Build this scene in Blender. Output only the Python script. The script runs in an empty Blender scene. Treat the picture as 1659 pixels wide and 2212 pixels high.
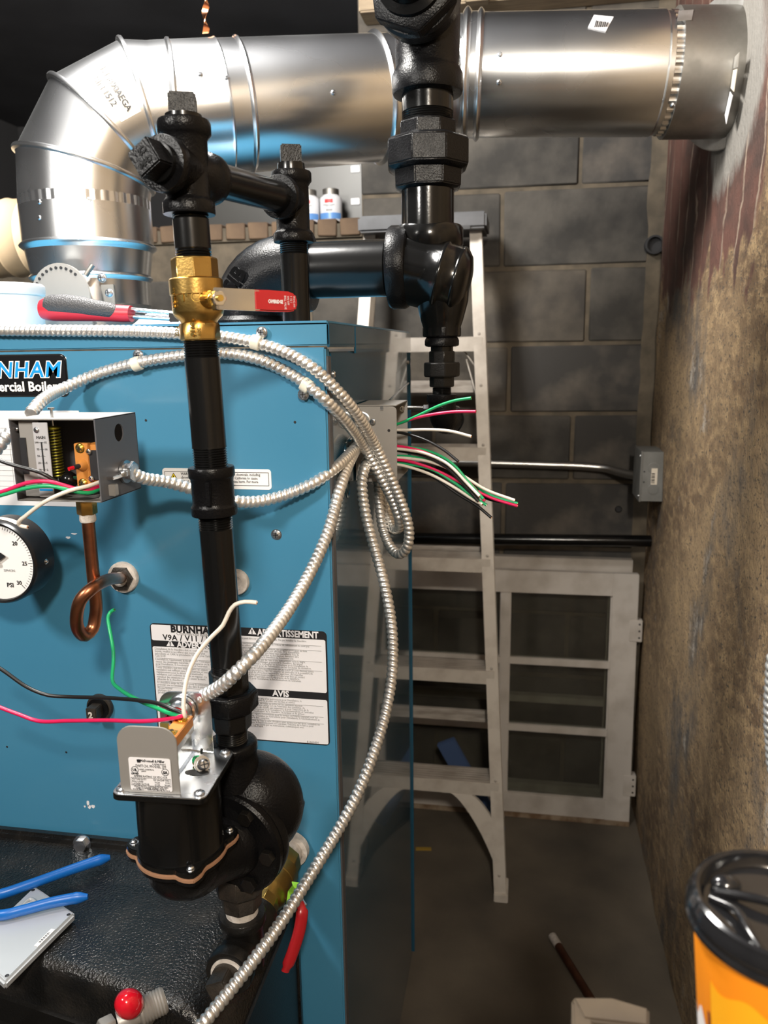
import bpy, bmesh, math, random
from mathutils import Vector, Matrix, noise
random.seed(7)
V = Vector
sc = bpy.context.scene
COL = sc.collection
# ------------------------------------------------------------------ camera
FPX, CA, CP, CR, EYE = 1680.0, math.radians(10.1), math.radians(11.8), math.radians(-0.83), V((0, 0, 1.40))
_ca, _sa, _cp, _sp = math.cos(CA), math.sin(CA), math.cos(CP), math.sin(CP)
_R0 = V((_ca, _sa, 0)); FW = V((-_sa*_cp, _ca*_cp, -_sp)); _U0 = V((-_sa*_sp, _ca*_sp, _cp))
RT = _R0*math.cos(CR) + _U0*math.sin(CR); UP = -_R0*math.sin(CR) + _U0*math.cos(CR)
cam = bpy.data.cameras.new('camera'); camo = bpy.data.objects.new('camera', cam); COL.objects.link(camo)
cam.sensor_fit = 'VERTICAL'; cam.sensor_height = 24.0; cam.lens = FPX/2212*24.0
cam.clip_start = 0.02; cam.clip_end = 50
cam.dof.use_dof = True; cam.dof.focus_distance = 0.92; cam.dof.aperture_fstop = 5.0
m3 = Matrix((RT, UP, -FW)).transposed().to_4x4(); m3.translation = EYE
camo.matrix_world = m3; sc.camera = camo
# ------------------------------------------------------------------ world, lights, exposure
w = bpy.data.worlds.new('world'); sc.world = w; w.use_nodes = True
w.node_tree.nodes['Background'].inputs[0].default_value = (1, .93, .82, 1)
w.node_tree.nodes['Background'].inputs[1].default_value = 0.05
vs = sc.view_settings; vs.view_transform = 'Standard'; vs.look = 'None'; vs.exposure = 1.25; vs.gamma = 1; vs.use_curve_mapping = False
def lamp(name, loc, power, radius, col, aim=None, size=None):
    if size:
        l = bpy.data.lights.new(name, 'AREA'); l.shape = 'DISK'; l.size = size
    else:
        l = bpy.data.lights.new(name, 'POINT'); l.shadow_soft_size = radius
    l.energy = power; l.color = col
    o = bpy.data.objects.new(name, l); COL.objects.link(o); o.location = loc
    if aim is not None: o.rotation_euler = (V(aim)-V(loc)).to_track_quat('-Z', 'Y').to_euler()
    return o
lamp('work_lamp', (-.62, 1.02, 2.28), 60, .16, (1, .97, .92))
lamp('room_lamp', (-.95, -.15, 1.95), 24, .09, (1, .96, .90))
lamp('fill_lamp', (.20, -.70, 2.10), 44, .07, (1, .92, .80))  # added fill behind the viewer, brightens the back corner, ladder and floor

# ------------------------------------------------------------------ pixel helpers (photo 1659 x 2212)
def ray(x, y): return FW + RT*((x-829.5)/FPX) - UP*((y-1106)/FPX)
def pY(x, y, v): d = ray(x, y); return EYE + d*(v/d.y)
def pX(x, y, v): d = ray(x, y); return EYE + d*(v/d.x)
def pZ(x, y, v): d = ray(x, y); return EYE + d*((v-EYE.z)/d.z)
# ------------------------------------------------------------------ materials
MATS = {}
def mat(name, col, metal=0., rough=.5, col2=None, nscale=8., bump=0., bscale=60., coat=0., coatr=.05, stretch=(1, 1, 1), lo=.35, hi=.65,
        rough2=None, spec=.5, voro=False, emit=None, alpha=1., trans=0., detail=6., space='Object'):
    m = bpy.data.materials.new(name); m.use_nodes = True; MATS[name] = m
    nt = m.node_tree; b = nt.nodes['Principled BSDF']; N = nt.nodes.new; L = nt.links.new
    b.inputs['Base Color'].default_value = (*col, 1); b.inputs['Metallic'].default_value = metal; b.inputs['Roughness'].default_value = rough
    b.inputs['Specular IOR Level'].default_value = spec
    b.inputs['Coat Weight'].default_value = coat; b.inputs['Coat Roughness'].default_value = coatr
    b.inputs['Alpha'].default_value = alpha; b.inputs['Transmission Weight'].default_value = trans
    if col2 or bump or rough2 is not None:
        tc = N('ShaderNodeTexCoord'); mp = N('ShaderNodeMapping'); L(tc.outputs[space], mp.inputs[0]); mp.inputs['Scale'].default_value = stretch
    if col2 or rough2 is not None:
        n = N('ShaderNodeTexNoise'); n.inputs['Scale'].default_value = nscale; n.inputs['Detail'].default_value = detail; L(mp.outputs[0], n.inputs['Vector'])
        r = N('ShaderNodeMapRange'); r.inputs[1].default_value = lo; r.inputs[2].default_value = hi; L(n.outputs['Fac'], r.inputs[0])
        if col2:
            mx = N('ShaderNodeMix'); mx.data_type = 'RGBA'; mx.inputs[6].default_value = (*col, 1); mx.inputs[7].default_value = (*col2, 1)
            L(r.outputs[0], mx.inputs[0]); L(mx.outputs[2], b.inputs['Base Color'])
        if rough2 is not None:
            r2 = N('ShaderNodeMapRange'); r2.inputs[1].default_value = lo; r2.inputs[2].default_value = hi; r2.inputs[3].default_value = rough; r2.inputs[4].default_value = rough2
            L(n.outputs['Fac'], r2.inputs[0]); L(r2.outputs[0], b.inputs['Roughness'])
    if bump:
        n2 = N('ShaderNodeTexVoronoi' if voro else 'ShaderNodeTexNoise'); n2.inputs['Scale'].default_value = bscale
        if not voro: n2.inputs['Detail'].default_value = 3
        L(mp.outputs[0], n2.inputs['Vector'])
        bp = N('ShaderNodeBump'); bp.inputs['Strength'].default_value = bump; bp.inputs['Distance'].default_value = .002
        L(n2.outputs[0], bp.inputs['Height']); L(bp.outputs[0], b.inputs['Normal'])
    return m
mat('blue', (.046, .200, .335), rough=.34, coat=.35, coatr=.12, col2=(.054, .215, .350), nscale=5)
mat('blue_gloss_shaded', (.008, .070, .125), rough=.22, coat=1, coatr=.035)  # same paint as the front, base colour darkened for the shaded side
mat('black_pipe', (.004, .004, .004), rough=.22, spec=.35, bump=.04, bscale=90)
mat('black_cast', (.004, .004, .0045), rough=.26, spec=.17, bump=.30, bscale=420, rough2=.36, nscale=40)
mat('black_smooth', (.004, .004, .004), rough=.16, spec=.35, bump=.04, bscale=300)
mat('black_fine', (.007, .0065, .006), rough=.30, spec=.35, bump=.2, bscale=600)
mat('black_dusty', (.006, .006, .006), rough=.20, spec=.6, bump=.7, bscale=330, col2=(.022, .019, .016), nscale=18, lo=.45, hi=.75)
mat('iron_brown', (.020, .017, .014), rough=.38, bump=.35, bscale=500, col2=(.035, .028, .022), nscale=60)
mat('galv', (.66, .67, .68), metal=1, rough=.20, rough2=.30, nscale=6, lo=.3, hi=.7, detail=1.5)
mat('galv_dull', (.33, .32, .30), metal=1, rough=.40, rough2=.55, nscale=25, col2=(.23, .22, .20))
mat('galv_flange', (.55, .54, .52), metal=.8, rough=.4, col2=(.38, .36, .33), nscale=30)
mat('flex', (.84, .83, .81), metal=.88, rough=.30, rough2=.38, nscale=60)
mat('zinc', (.66, .68, .70), metal=1, rough=.20, rough2=.32, nscale=20, col2=(.55, .57, .60))
mat('zinc_grey', (.34, .325, .305), metal=.45, rough=.42)
mat('zinc_light', (.56, .58, .60), metal=.45, rough=.36)
mat('chrome', (.75, .75, .75), metal=1, rough=.10)
mat('brass', (.60, .39, .12), metal=1, rough=.30, col2=(.50, .31, .09), nscale=30, bump=.08, bscale=400)
mat('brass_bright', (.85, .62, .18), metal=1, rough=.2)
mat('brass_dull', (.36, .25, .075), metal=1, rough=.36, col2=(.28, .19, .06), nscale=40, bump=.1, bscale=300)
mat('copper', (.42, .17, .085), metal=1, rough=.34, col2=(.25, .10, .055), nscale=30, bump=.06, bscale=120)
mat('copper_bright', (.85, .38, .20), metal=1, rough=.2)
mat('copper_dark', (.16, .065, .035), metal=.8, rough=.45, col2=(.10, .04, .025), nscale=40)
mat('red', (.42, .012, .018), rough=.3, coat=.3)
mat('red_rubber', (.55, .02, .035), rough=.42)
mat('red_gloss', (.55, .006, .018), rough=.12, coat=.5)
mat('grip_grey', (.050, .050, .054), rough=.55, bump=.35, bscale=520, voro=True)
mat('w_green', (.012, .33, .12), rough=.35)
mat('w_red', (.60, .012, .085), rough=.35)
mat('w_white', (.68, .62, .54), rough=.4)
mat('w_black', (.010, .010, .010), rough=.35)
mat('plier_blue', (.004, .120, .46), rough=.34)
mat('sticker', (.74, .73, .75), rough=.45)
mat('sticker_white', (.80, .80, .80), rough=.4)
mat('sticker_beige', (.62, .55, .45), rough=.5)
mat('paper', (.74, .74, .76), rough=.6)
mat('ink', (.012, .012, .014), rough=.5)
mat('ink_grey', (.28, .28, .28), rough=.6)
mat('ink_red', (.50, .03, .03), rough=.5)
mat('plate_black', (.006, .006, .007), rough=.30, spec=.4)
mat('letter_blue', (.01, .30, .72), rough=.3)
mat('yellow', (.85, .62, .01), rough=.5)
mat('nylon', (.74, .72, .62), rough=.4, spec=.4)
mat('dope', (.62, .57, .52), rough=.7, col2=(.42, .38, .34), nscale=120, bump=.4, bscale=300)
mat('grey_box', (.105, .105, .115), rough=.40, metal=.2)
mat('grey_box_in', (.045, .045, .050), rough=.5)
mat('scale_grey', (.50, .50, .52), rough=.4, metal=.3)
mat('spring', (.28, .25, .03), metal=.9, rough=.35)
mat('bakelite', (.50, .20, .035), rough=.5, col2=(.40, .15, .03), nscale=60)
mat('gasket', (.30, .16, .09), rough=.7, bump=.2, bscale=200)
mat('tape_green', (.32, .75, .07), rough=.5)
mat('alu', (.60, .55, .49), metal=.12, rough=.48, col2=(.44, .39, .34), nscale=22, lo=.45, hi=.8)
mat('alu_step', (.50, .455, .41), metal=.15, rough=.45, col2=(.30, .265, .23), nscale=16, stretch=(1, 6, 6))
mat('cap_grey', (.070, .072, .078), rough=.5, col2=(.05, .05, .055), nscale=20)
mat('paint_white', (.52, .475, .43), rough=.6, col2=(.36, .315, .27), nscale=14, bump=.25, bscale=40, lo=.45, hi=.8)
mat('paint_rot', (.30, .23, .16), rough=.8, col2=(.14, .08, .04), nscale=30)
mat('block', (.090, .081, .069), rough=.9, col2=(.040, .037, .033), nscale=7, bump=.8, bscale=70, lo=.40, hi=.60, detail=10)
mat('block2', (.115, .098, .077), rough=.9, col2=(.050, .044, .038), nscale=7, bump=.8, bscale=70, lo=.40, hi=.62, detail=10)
mat('block3', (.048, .045, .042), rough=.9, col2=(.125, .108, .090), nscale=6, bump=.8, bscale=70, lo=.50, hi=.68, detail=10)
mat('mortar', (.135, .108, .076), rough=.95, col2=(.080, .066, .048), nscale=20, bump=.5, bscale=90)
mat('brick', (.15, .098, .060), rough=.9, col2=(.090, .058, .038), nscale=12, bump=.4, bscale=100)
mat('room_wall', (.12, .12, .125), rough=.9, col2=(.07, .07, .075), nscale=3)
mat('void', (.030, .030, .032), rough=.9)
mat('dark_boards', (.060, .060, .066), rough=.6, col2=(.040, .040, .044), nscale=4)
mat('beam', (.30, .235, .155), rough=.8, col2=(.20, .15, .10), nscale=14, stretch=(1, 8, 8))
mat('lumber', (.085, .064, .041), rough=.85, col2=(.052, .039, .027), nscale=18, bump=.5, bscale=60)
mat('conduit', (.48, .47, .45), metal=1, rough=.3)
mat('elec_box', (.20, .20, .19), metal=.3, rough=.45, col2=(.15, .15, .14), nscale=20)
mat('tape_beige', (.62, .47, .30), rough=.45, coat=.3)
mat('can_white', (.62, .62, .64), rough=.35)
mat('can_blue', (.10, .24, .52), rough=.35)
mat('sheet_grey', (.055, .054, .050), rough=.4, metal=.2, col2=(.042, .041, .038), nscale=3)
mat('white_plastic', (.85, .84, .80), rough=.35)
mat('pink_film', (.75, .45, .66), rough=.35, col2=(.82, .80, .86), nscale=12)
mat('purple', (.42, .06, .50), rough=.4)
mat('lid_black', (.010, .010, .011), rough=.14, coat=.3)
mat('cup_orange', (.90, .27, .008), rough=.45)
mat('cup_yellow', (.95, .42, .01), rough=.45)
mat('cup_white', (.80, .76, .74), rough=.5)
mat('cup_brown', (.20, .05, .02), rough=.5)
mat('yellow_scrap', (.35, .22, .03), rough=.7)
mat('blue_rag', (.05, .09, .20), rough=.8)
mat('glass', (.9, .95, .92), rough=.03, trans=1.0)
def glass_mat():
    m = MATS['glass']; nt = m.node_tree; N = nt.nodes.new; L = nt.links.new
    out = nt.nodes['Material Output']; g = N('ShaderNodeBsdfGlossy'); g.inputs[1].default_value = .06
    t = N('ShaderNodeBsdfTransparent'); t.inputs[0].default_value = (.80, .82, .78, 1)
    d = N('ShaderNodeBsdfDiffuse'); d.inputs[0].default_value = (.16, .14, .12, 1)
    fr = N('ShaderNodeFresnel'); fr.inputs[0].default_value = 1.45
    n = N('ShaderNodeTexNoise'); n.inputs['Scale'].default_value = 9; r = N('ShaderNodeMapRange'); r.inputs[3].default_value = .06; r.inputs[4].default_value = .22
    L(n.outputs['Fac'], r.inputs[0])
    a = N('ShaderNodeMixShader'); L(r.outputs[0], a.inputs[0]); L(t.outputs[0], a.inputs[1]); L(d.outputs[0], a.inputs[2])
    c = N('ShaderNodeMixShader'); L(fr.outputs[0], c.inputs[0]); L(a.outputs[0], c.inputs[1]); L(g.outputs[0], c.inputs[2]); L(c.outputs[0], out.inputs[0])
glass_mat()
def streak_wall(name):
    """Stained stucco, brown-ochre with grey runs, red clay tile showing near the duct."""
    m = bpy.data.materials.new(name); m.use_nodes = True; MATS[name] = m
    nt = m.node_tree; b = nt.nodes['Principled BSDF']; N = nt.nodes.new; L = nt.links.new
    b.inputs['Roughness'].default_value = .9
    tc = N('ShaderNodeTexCoord')
    def tex(scale, st, detail=8, rough=.6):
        mp = N('ShaderNodeMapping'); mp.inputs['Scale'].default_value = st; L(tc.outputs['Object'], mp.inputs[0])
        n = N('ShaderNodeTexNoise'); n.inputs['Scale'].default_value = scale; n.inputs['Detail'].default_value = detail; n.inputs['Roughness'].default_value = rough
        L(mp.outputs[0], n.inputs['Vector']); return n.outputs['Fac']
    def rng(s, lo, hi, a=0., c=1.):
        r = N('ShaderNodeMapRange'); r.inputs[1].default_value = lo; r.inputs[2].default_value = hi; r.inputs[3].default_value = a; r.inputs[4].default_value = c
        L(s, r.inputs[0]); return r.outputs[0]
    def mix(f, c1, c2):
        mx = N('ShaderNodeMix'); mx.data_type = 'RGBA'; L(f, mx.inputs[0])
        for i, c in ((6, c1), (7, c2)):
            if isinstance(c, tuple): mx.inputs[i].default_value = (*c, 1)
            else: L(c, mx.inputs[i])
        return mx.outputs[2]
    def math_(op, a, c=None):
        n = N('ShaderNodeMath'); n.operation = op
        for i, s in ((0, a), (1, c)):
            if s is None: continue
            if isinstance(s, (int, float)): n.inputs[i].default_value = s
            else: L(s, n.inputs[i])
        return n.outputs[0]
    c = mix(rng(tex(4, (1, .55, .9)), .38, .62), (.150, .095, .052), (.31, .215, .120))
    c = mix(rng(tex(42, (1, .50, .9), 8, .7), .46, .62), c, (.37, .255, .135))
    c = mix(rng(tex(3.4, (1, .9, .6), 9, .72), .53, .66), c, (.105, .092, .080))
    c = mix(rng(tex(6.5, (1, .8, .6), 9, .75), .60, .69), c, (.38, .34, .29))
    c = mix(rng(tex(190, (1, .45, .8), 5, .7), .53, .66), c, (.055, .047, .041))
    sep = N('ShaderNodeSeparateXYZ'); L(tc.outputs['Object'], sep.inputs[0])
    z = sep.outputs[2]; y = sep.outputs[1]
    # bare clay tile under the duct: dark red-brown with pale scratch grooves, ragged lower limit
    edge = math_('MULTIPLY', math_('SUBTRACT', tex(8, (1, 1.6, .8), 6), .5), .42)
    f = math_('MULTIPLY', rng(math_('ADD', z, edge), .365, .40), rng(math_('ADD', y, math_('MULTIPLY', edge, .8)), -.16, -.10))
    gy = math_('ADD', math_('MULTIPLY', y, 10.5), math_('MULTIPLY', tex(4, (1, 1, 1)), 1.2))
    groove = rng(math_('PINGPONG', gy, .5), .44, .48)
    tile = mix(rng(tex(5, (1, .8, 1.2)), .42, .60), (.115, .050, .036), (.055, .030, .023))
    tile = mix(math_('MULTIPLY', groove, rng(tex(14, (1, 1, .6)), .38, .55)), tile, (.27, .205, .155))
    c = mix(f, c, tile)
    # pale mortar smeared round the duct hole
    dy = math_('SUBTRACT', y, .10); dz = math_('SUBTRACT', z, .72)
    rr = math_('SQRT', math_('ADD', math_('MULTIPLY', dy, dy), math_('MULTIPLY', dz, dz)))
    c = mix(rng(math_('ADD', rr, math_('MULTIPLY', edge, .40)), .205, .165), c, (.21, .196, .175))
    L(c, b.inputs['Base Color'])
    bp = N('ShaderNodeBump'); bp.inputs['Strength'].default_value = .9; bp.inputs['Distance'].default_value = .004
    L(math_('ADD', tex(120, (1, 1.2, .8), 5), math_('MULTIPLY', tex(30, (1, 1.5, .7)), 1.2)), bp.inputs['Height']); L(bp.outputs[0], b.inputs['Normal'])
streak_wall('stucco')
def floor_mat():
    m = mat('floor', (.130, .106, .078), rough=.75, col2=(.066, .055, .043), nscale=5, bump=.25, bscale=80, lo=.3, hi=.7, space='Object')
    return m
floor_mat()

# ------------------------------------------------------------------ mesh builder
WL = {}          # world location of every object
class MB:
    def __init__(s): s.v = []; s.f = []
    def add(s, vf):
        n = len(s.v); s.v += [V(p) for p in vf[0]]; s.f += [tuple(i+n for i in f) for f in vf[1]]; return s
    def build(s, name, mt, parent=None, smooth=38, bevel=0., label=None, cat=None, group=None, kind=None, seg=2):
        lo = V([min(p[i] for p in s.v) for i in range(3)]); hi = V([max(p[i] for p in s.v) for i in range(3)])
        c = (lo+hi)/2
        if parent is None: c.z = lo.z
        me = bpy.data.meshes.new(name); me.from_pydata([p-c for p in s.v], [], s.f); me.validate()
        bm = bmesh.new(); bm.from_mesh(me); bmesh.ops.recalc_face_normals(bm, faces=bm.faces)
        if bevel:
            es = [e for e in bm.edges if len(e.link_faces) == 2 and e.calc_face_angle(0) > .5]
            bmesh.ops.bevel(bm, geom=es, offset=bevel, segments=seg, affect='EDGES', clamp_overlap=True)
        bm.to_mesh(me); bm.free()
        me.materials.append(MATS[mt])
        if smooth: me.shade_smooth(); me.set_sharp_from_angle(angle=math.radians(smooth))
        o = bpy.data.objects.new(name, me); COL.objects.link(o)
        return finish(o, c, parent, label, cat, group, kind)
def finish(o, c, parent=None, label=None, cat=None, group=None, kind=None):
    if parent is not None: o.parent = parent; o.location = c-WL[parent]
    else: o.location = c
    WL[o] = V(c)
    for k, x in (('label', label), ('category', cat), ('group', group), ('kind', kind)):
        if x: o[k] = x
    return o
def thing(name, label, cat, loc, group=None, kind=None):
    o = bpy.data.objects.new(name, None); COL.objects.link(o); o.empty_display_size = .02
    return finish(o, V(loc), None, label, cat, group, kind)
def one(vf, name, mt, parent=None, **k): return MB().add(vf).build(name, mt, parent, **k)
def basis(ax, ref=None):
    ax = V(ax).normalized()
    r = V(ref) if ref is not None else (V((0, 0, 1)) if abs(ax.z) < .9 else V((1, 0, 0)))
    u = (r - ax*r.dot(ax)).normalized(); return ax, u, ax.cross(u)
def lathe(c, ax, prof, n=32, ref=None, phase=0., cap=True):
    """prof: (radius, height) along ax starting at c"""
    ax, u, w_ = basis(ax, ref); c = V(c); v = []; f = []
    for r, h in prof:
        for i in range(n):
            a = 2*math.pi*i/n+phase; v.append(c+ax*h+(u*math.cos(a)+w_*math.sin(a))*r)
    for k in range(len(prof)-1):
        for i in range(n):
            j = (i+1) % n; f.append((k*n+i, k*n+j, (k+1)*n+j, (k+1)*n+i))
    if cap: f.append(tuple(range(n))[::-1]); f.append(tuple(range((len(prof)-1)*n, len(prof)*n)))
    return v, f
def hexa(c, ax, r, h, n=6, ref=None, phase=None, ch=.06):
    p = math.pi/n if phase is None else phase
    return lathe(c, ax, [(r*(1-ch), 0), (r, h*.06), (r, h*.94), (r*(1-ch), h)], n, ref, p)
def spline(pts, step=.004, closed=False):
    P = [V(p) for p in pts]; out = []
    for i in range(len(P)-1):
        p0 = P[i-1] if i else P[0]*2-P[1]; p1 = P[i]; p2 = P[i+1]; p3 = P[i+2] if i+2 < len(P) else P[-1]*2-P[-2]
        n = max(2, int((p2-p1).length/step))
        for k in range(n):
            t = k/n
            def kn(a, b): return max((b-a).length, 1e-6)**.5
            t0 = 0; t1 = t0+kn(p0, p1); t2 = t1+kn(p1, p2); t3 = t2+kn(p2, p3); tt = t1+(t2-t1)*t
            A1 = p0*((t1-tt)/(t1-t0))+p1*((tt-t0)/(t1-t0)); A2 = p1*((t2-tt)/(t2-t1))+p2*((tt-t1)/(t2-t1)); A3 = p2*((t3-tt)/(t3-t2))+p3*((tt-t2)/(t3-t2))
            B1 = A1*((t2-tt)/(t2-t0))+A2*((tt-t0)/(t2-t0)); B2 = A2*((t3-tt)/(t3-t1))+A3*((tt-t1)/(t3-t1))
            out.append(B1*((t2-tt)/(t2-t1))+B2*((tt-t1)/(t2-t1)))
    out.append(P[-1]); return out
def resample(P, step):
    L = [0.]
    for a, b in zip(P, P[1:]): L.append(L[-1]+(b-a).length)
    n = max(2, int(L[-1]/step)); out = []; j = 0
    for k in range(n+1):
        s = L[-1]*k/n
        while j < len(L)-2 and L[j+1] < s: j += 1
        d = L[j+1]-L[j]; out.append(P[j].lerp(P[j+1], (s-L[j])/d if d else 0))
    return out
def tube(P, r, n=14, cap=True, rfun=None, flat=None):
    """sweep along list of points; r number, list or rfun(k, angle)"""
    P = [V(p) for p in P]; v = []; f = []; T = []
    for i in range(len(P)):
        a = P[max(i-1, 0)]; b = P[min(i+1, len(P)-1)]; T.append((b-a).normalized())
    _, u, _w = basis(T[0])
    for i, p in enumerate(P):
        u = (u-T[i]*u.dot(T[i])).normalized(); w_ = T[i].cross(u)
        for k in range(n):
            a = 2*math.pi*k/n
            rr = rfun(i, a) if rfun else (r[i] if isinstance(r, (list, tuple)) else r)
            v.append(p+(u*math.cos(a)+w_*math.sin(a)*(flat or 1))*rr)
    for i in range(len(P)-1):
        for k in range(n):
            j = (k+1) % n; f.append((i*n+k, i*n+j, (i+1)*n+j, (i+1)*n+k))
    if cap: f.append(tuple(range(n))[::-1]); f.append(tuple(range((len(P)-1)*n, len(P)*n)))
    return v, f
def box(x0, x1, y0, y1, z0, z1):
    v = [(x, y, z) for z in (z0, z1) for y in (y0, y1) for x in (x0, x1)]
    return v, [(0, 2, 3, 1), (4, 5, 7, 6), (0, 1, 5, 4), (2, 6, 7, 3), (0, 4, 6, 2), (1, 3, 7, 5)]
def obox(c, ex, ey, ez):
    """oriented box: centre and three half-extent vectors"""
    c, ex, ey, ez = V(c), V(ex), V(ey), V(ez)
    v = [c+ex*a+ey*b+ez*d for d in (-1, 1) for b in (-1, 1) for a in (-1, 1)]
    return v, box(0, 1, 0, 1, 0, 1)[1]
def prism(poly, vec):
    n = len(poly); vec = V(vec); v = [V(p) for p in poly]+[V(p)+vec for p in poly]
    f = [tuple(range(n))[::-1], tuple(range(n, 2*n))]+[(i, (i+1) % n, n+(i+1) % n, n+i) for i in range(n)]
    return v, f
def beam_(a, b, w_, t, side=(1, 0, 0)):
    """bar from a to b, width w_ along side, thickness t"""
    a, b = V(a), V(b); d = (b-a).normalized(); s = V(side); s = (s-d*s.dot(d)).normalized(); n = d.cross(s)
    return obox((a+b)/2, s*w_/2, n*t/2, (b-a)/2)
def rrect(x0, x1, z0, z1, r, y, k=6):
    out = []
    for cx, cz, a0 in ((x1-r, z1-r, 0), (x0+r, z1-r, 90), (x0+r, z0+r, 180), (x1-r, z0+r, 270)):
        for i in range(k+1):
            a = math.radians(a0+90*i/k); out.append((cx+r*math.cos(a), y, cz+r*math.sin(a)))
    return out
def sphere(c, rx, ry, rz, n=24, m=14):
    c = V(c); v = []; f = []
    for i in range(1, m):
        t = math.pi*i/m
        for j in range(n):
            a = 2*math.pi*j/n; v.append(c+V((rx*math.sin(t)*math.cos(a), ry*math.sin(t)*math.sin(a), rz*math.cos(t))))
    v += [c+V((0, 0, rz)), c-V((0, 0, rz))]; T = len(v)-2
    for i in range(m-2):
        for j in range(n):
            k = (j+1) % n; f.append((i*n+j, (i+1)*n+j, (i+1)*n+k, i*n+k))
    for j in range(n):
        k = (j+1) % n; f.append((T, j, k)); f.append((T+1, (m-2)*n+k, (m-2)*n+j))
    return v, f
def thread(r, h0, h1, pitch=.0024, d=.0013):
    out = []; h = h0; k = 0
    while h < h1: out.append((r-(d if k % 2 else 0), h)); h += pitch/2; k += 1
    return out
def text(s, size, o, xd, yd, mt, parent, align='LEFT', bold=0., ext=.00012, shear=0., name='lettering', sx=1., res=2, space=1., line=1., warp=None):
    cu = bpy.data.curves.new('t', 'FONT'); cu.body = s; cu.size = size; cu.align_x = align; cu.extrude = ext; cu.offset = bold; cu.shear = shear
    cu.resolution_u = res; cu.space_character = space; cu.space_line = line
    ob = bpy.data.objects.new('t', cu); COL.objects.link(ob)
    bpy.context.view_layer.update()
    me = bpy.data.meshes.new_from_object(ob.evaluated_get(bpy.context.evaluated_depsgraph_get()))
    bpy.data.objects.remove(ob); bpy.data.curves.remove(cu)
    xd = V(xd).normalized(); yd = V(yd).normalized(); zd = xd.cross(yd)
    vs_ = [warp(p.co.x*sx, p.co.y, p.co.z) if warp else V(o)+xd*(p.co.x*sx)+yd*p.co.y+zd*p.co.z for p in me.vertices]
    fs = [tuple(p.vertices) for p in me.polygons]; bpy.data.meshes.remove(me)
    if not vs_: return None
    return MB().add((vs_, fs)).build(name, mt, parent, smooth=0)
def flex(pts, r=.0073, pitch=.0068, step=.004):
    P = resample(spline(pts, step), pitch/8); n = 16; L = [0.]
    for a, b in zip(P, P[1:]): L.append(L[-1]+(b-a).length)
    def rf(i, a):
        ph = (L[i]/pitch+a/(2*math.pi)) % 1.
        return r*(.71+.29*math.sin(math.pi*ph)**.6)
    return tube(P, r, n, True, rf)
def screw(c, ax, r, parent, mt='zinc', name='screw', h=None):
    h = h or r*.7
    b = MB().add(lathe(c, ax, [(r*1.25, -h*.3), (r*1.25, 0), (r, .01*h), (r*.95, h*.6), (r*.6, h), (0.0002, h)], 16))
    a, u, w_ = basis(ax); t = V(c)+a*h
    o = b.build(name, mt, parent)
    MB().add(obox(t, u*r*.62, w_*r*.10, a*r*.06)).add(obox(t, w_*r*.62, u*r*.10, a*r*.06)).build('slot', 'ink', o, smooth=0)
    return o
def bolt(c, ax, r, parent, mt='black_pipe', washer=True, name='bolt', h=None):
    h = h or r*.8; b = MB()
    if washer: b.add(lathe(c, ax, [(r*1.35, 0), (r*1.35, r*.18), (r*1.0, r*.2)], 18))
    b.add(hexa(V(c)+V(ax).normalized()*(r*.18 if washer else 0), ax, r, h)); return b.build(name, mt, parent)
def wire(pts, mt, name, label, group=None, r=.0021, step=.006):
    P = spline(pts, step); t = thing(name, label, 'wire', (P[0].x, P[0].y, min(p.z for p in P)), group)
    one(tube(P, r, 10), 'insulation', mt, t)
    d = (P[-1]-P[-2]).normalized(); one(tube([P[-1]-d*.001, P[-1]+d*.0006], r*.5, 8), 'conductor', 'copper_bright', t)
    return t
X_, Y_, Z_ = V((1, 0, 0)), V((0, 1, 0)), V((0, 0, 1))

# ================================================================== THE ROOM
WX, WY = .365, 2.30
one(box(-2.3, WX+.1, -2.2, 3.6, -.08, 0), 'floor', 'floor', kind='structure', smooth=0, label='dark stained concrete floor of the boiler room')
one(box(-2.3, WX+.1, -2.2, 3.6, 2.42, 2.5), 'ceiling', 'dark_boards', kind='structure', smooth=0, label='dark boarded ceiling above the duct')
one(box(-2.4, -2.3, -2.2, 3.6, 0, 2.42), 'wall_left', 'void', kind='structure', smooth=0, label='dark block wall far to the left')
one(box(-2.3, WX+.1, -2.3, -2.2, 0, 2.42), 'wall_front', 'room_wall', kind='structure', smooth=0, label='dark block wall behind the viewer')
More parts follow.
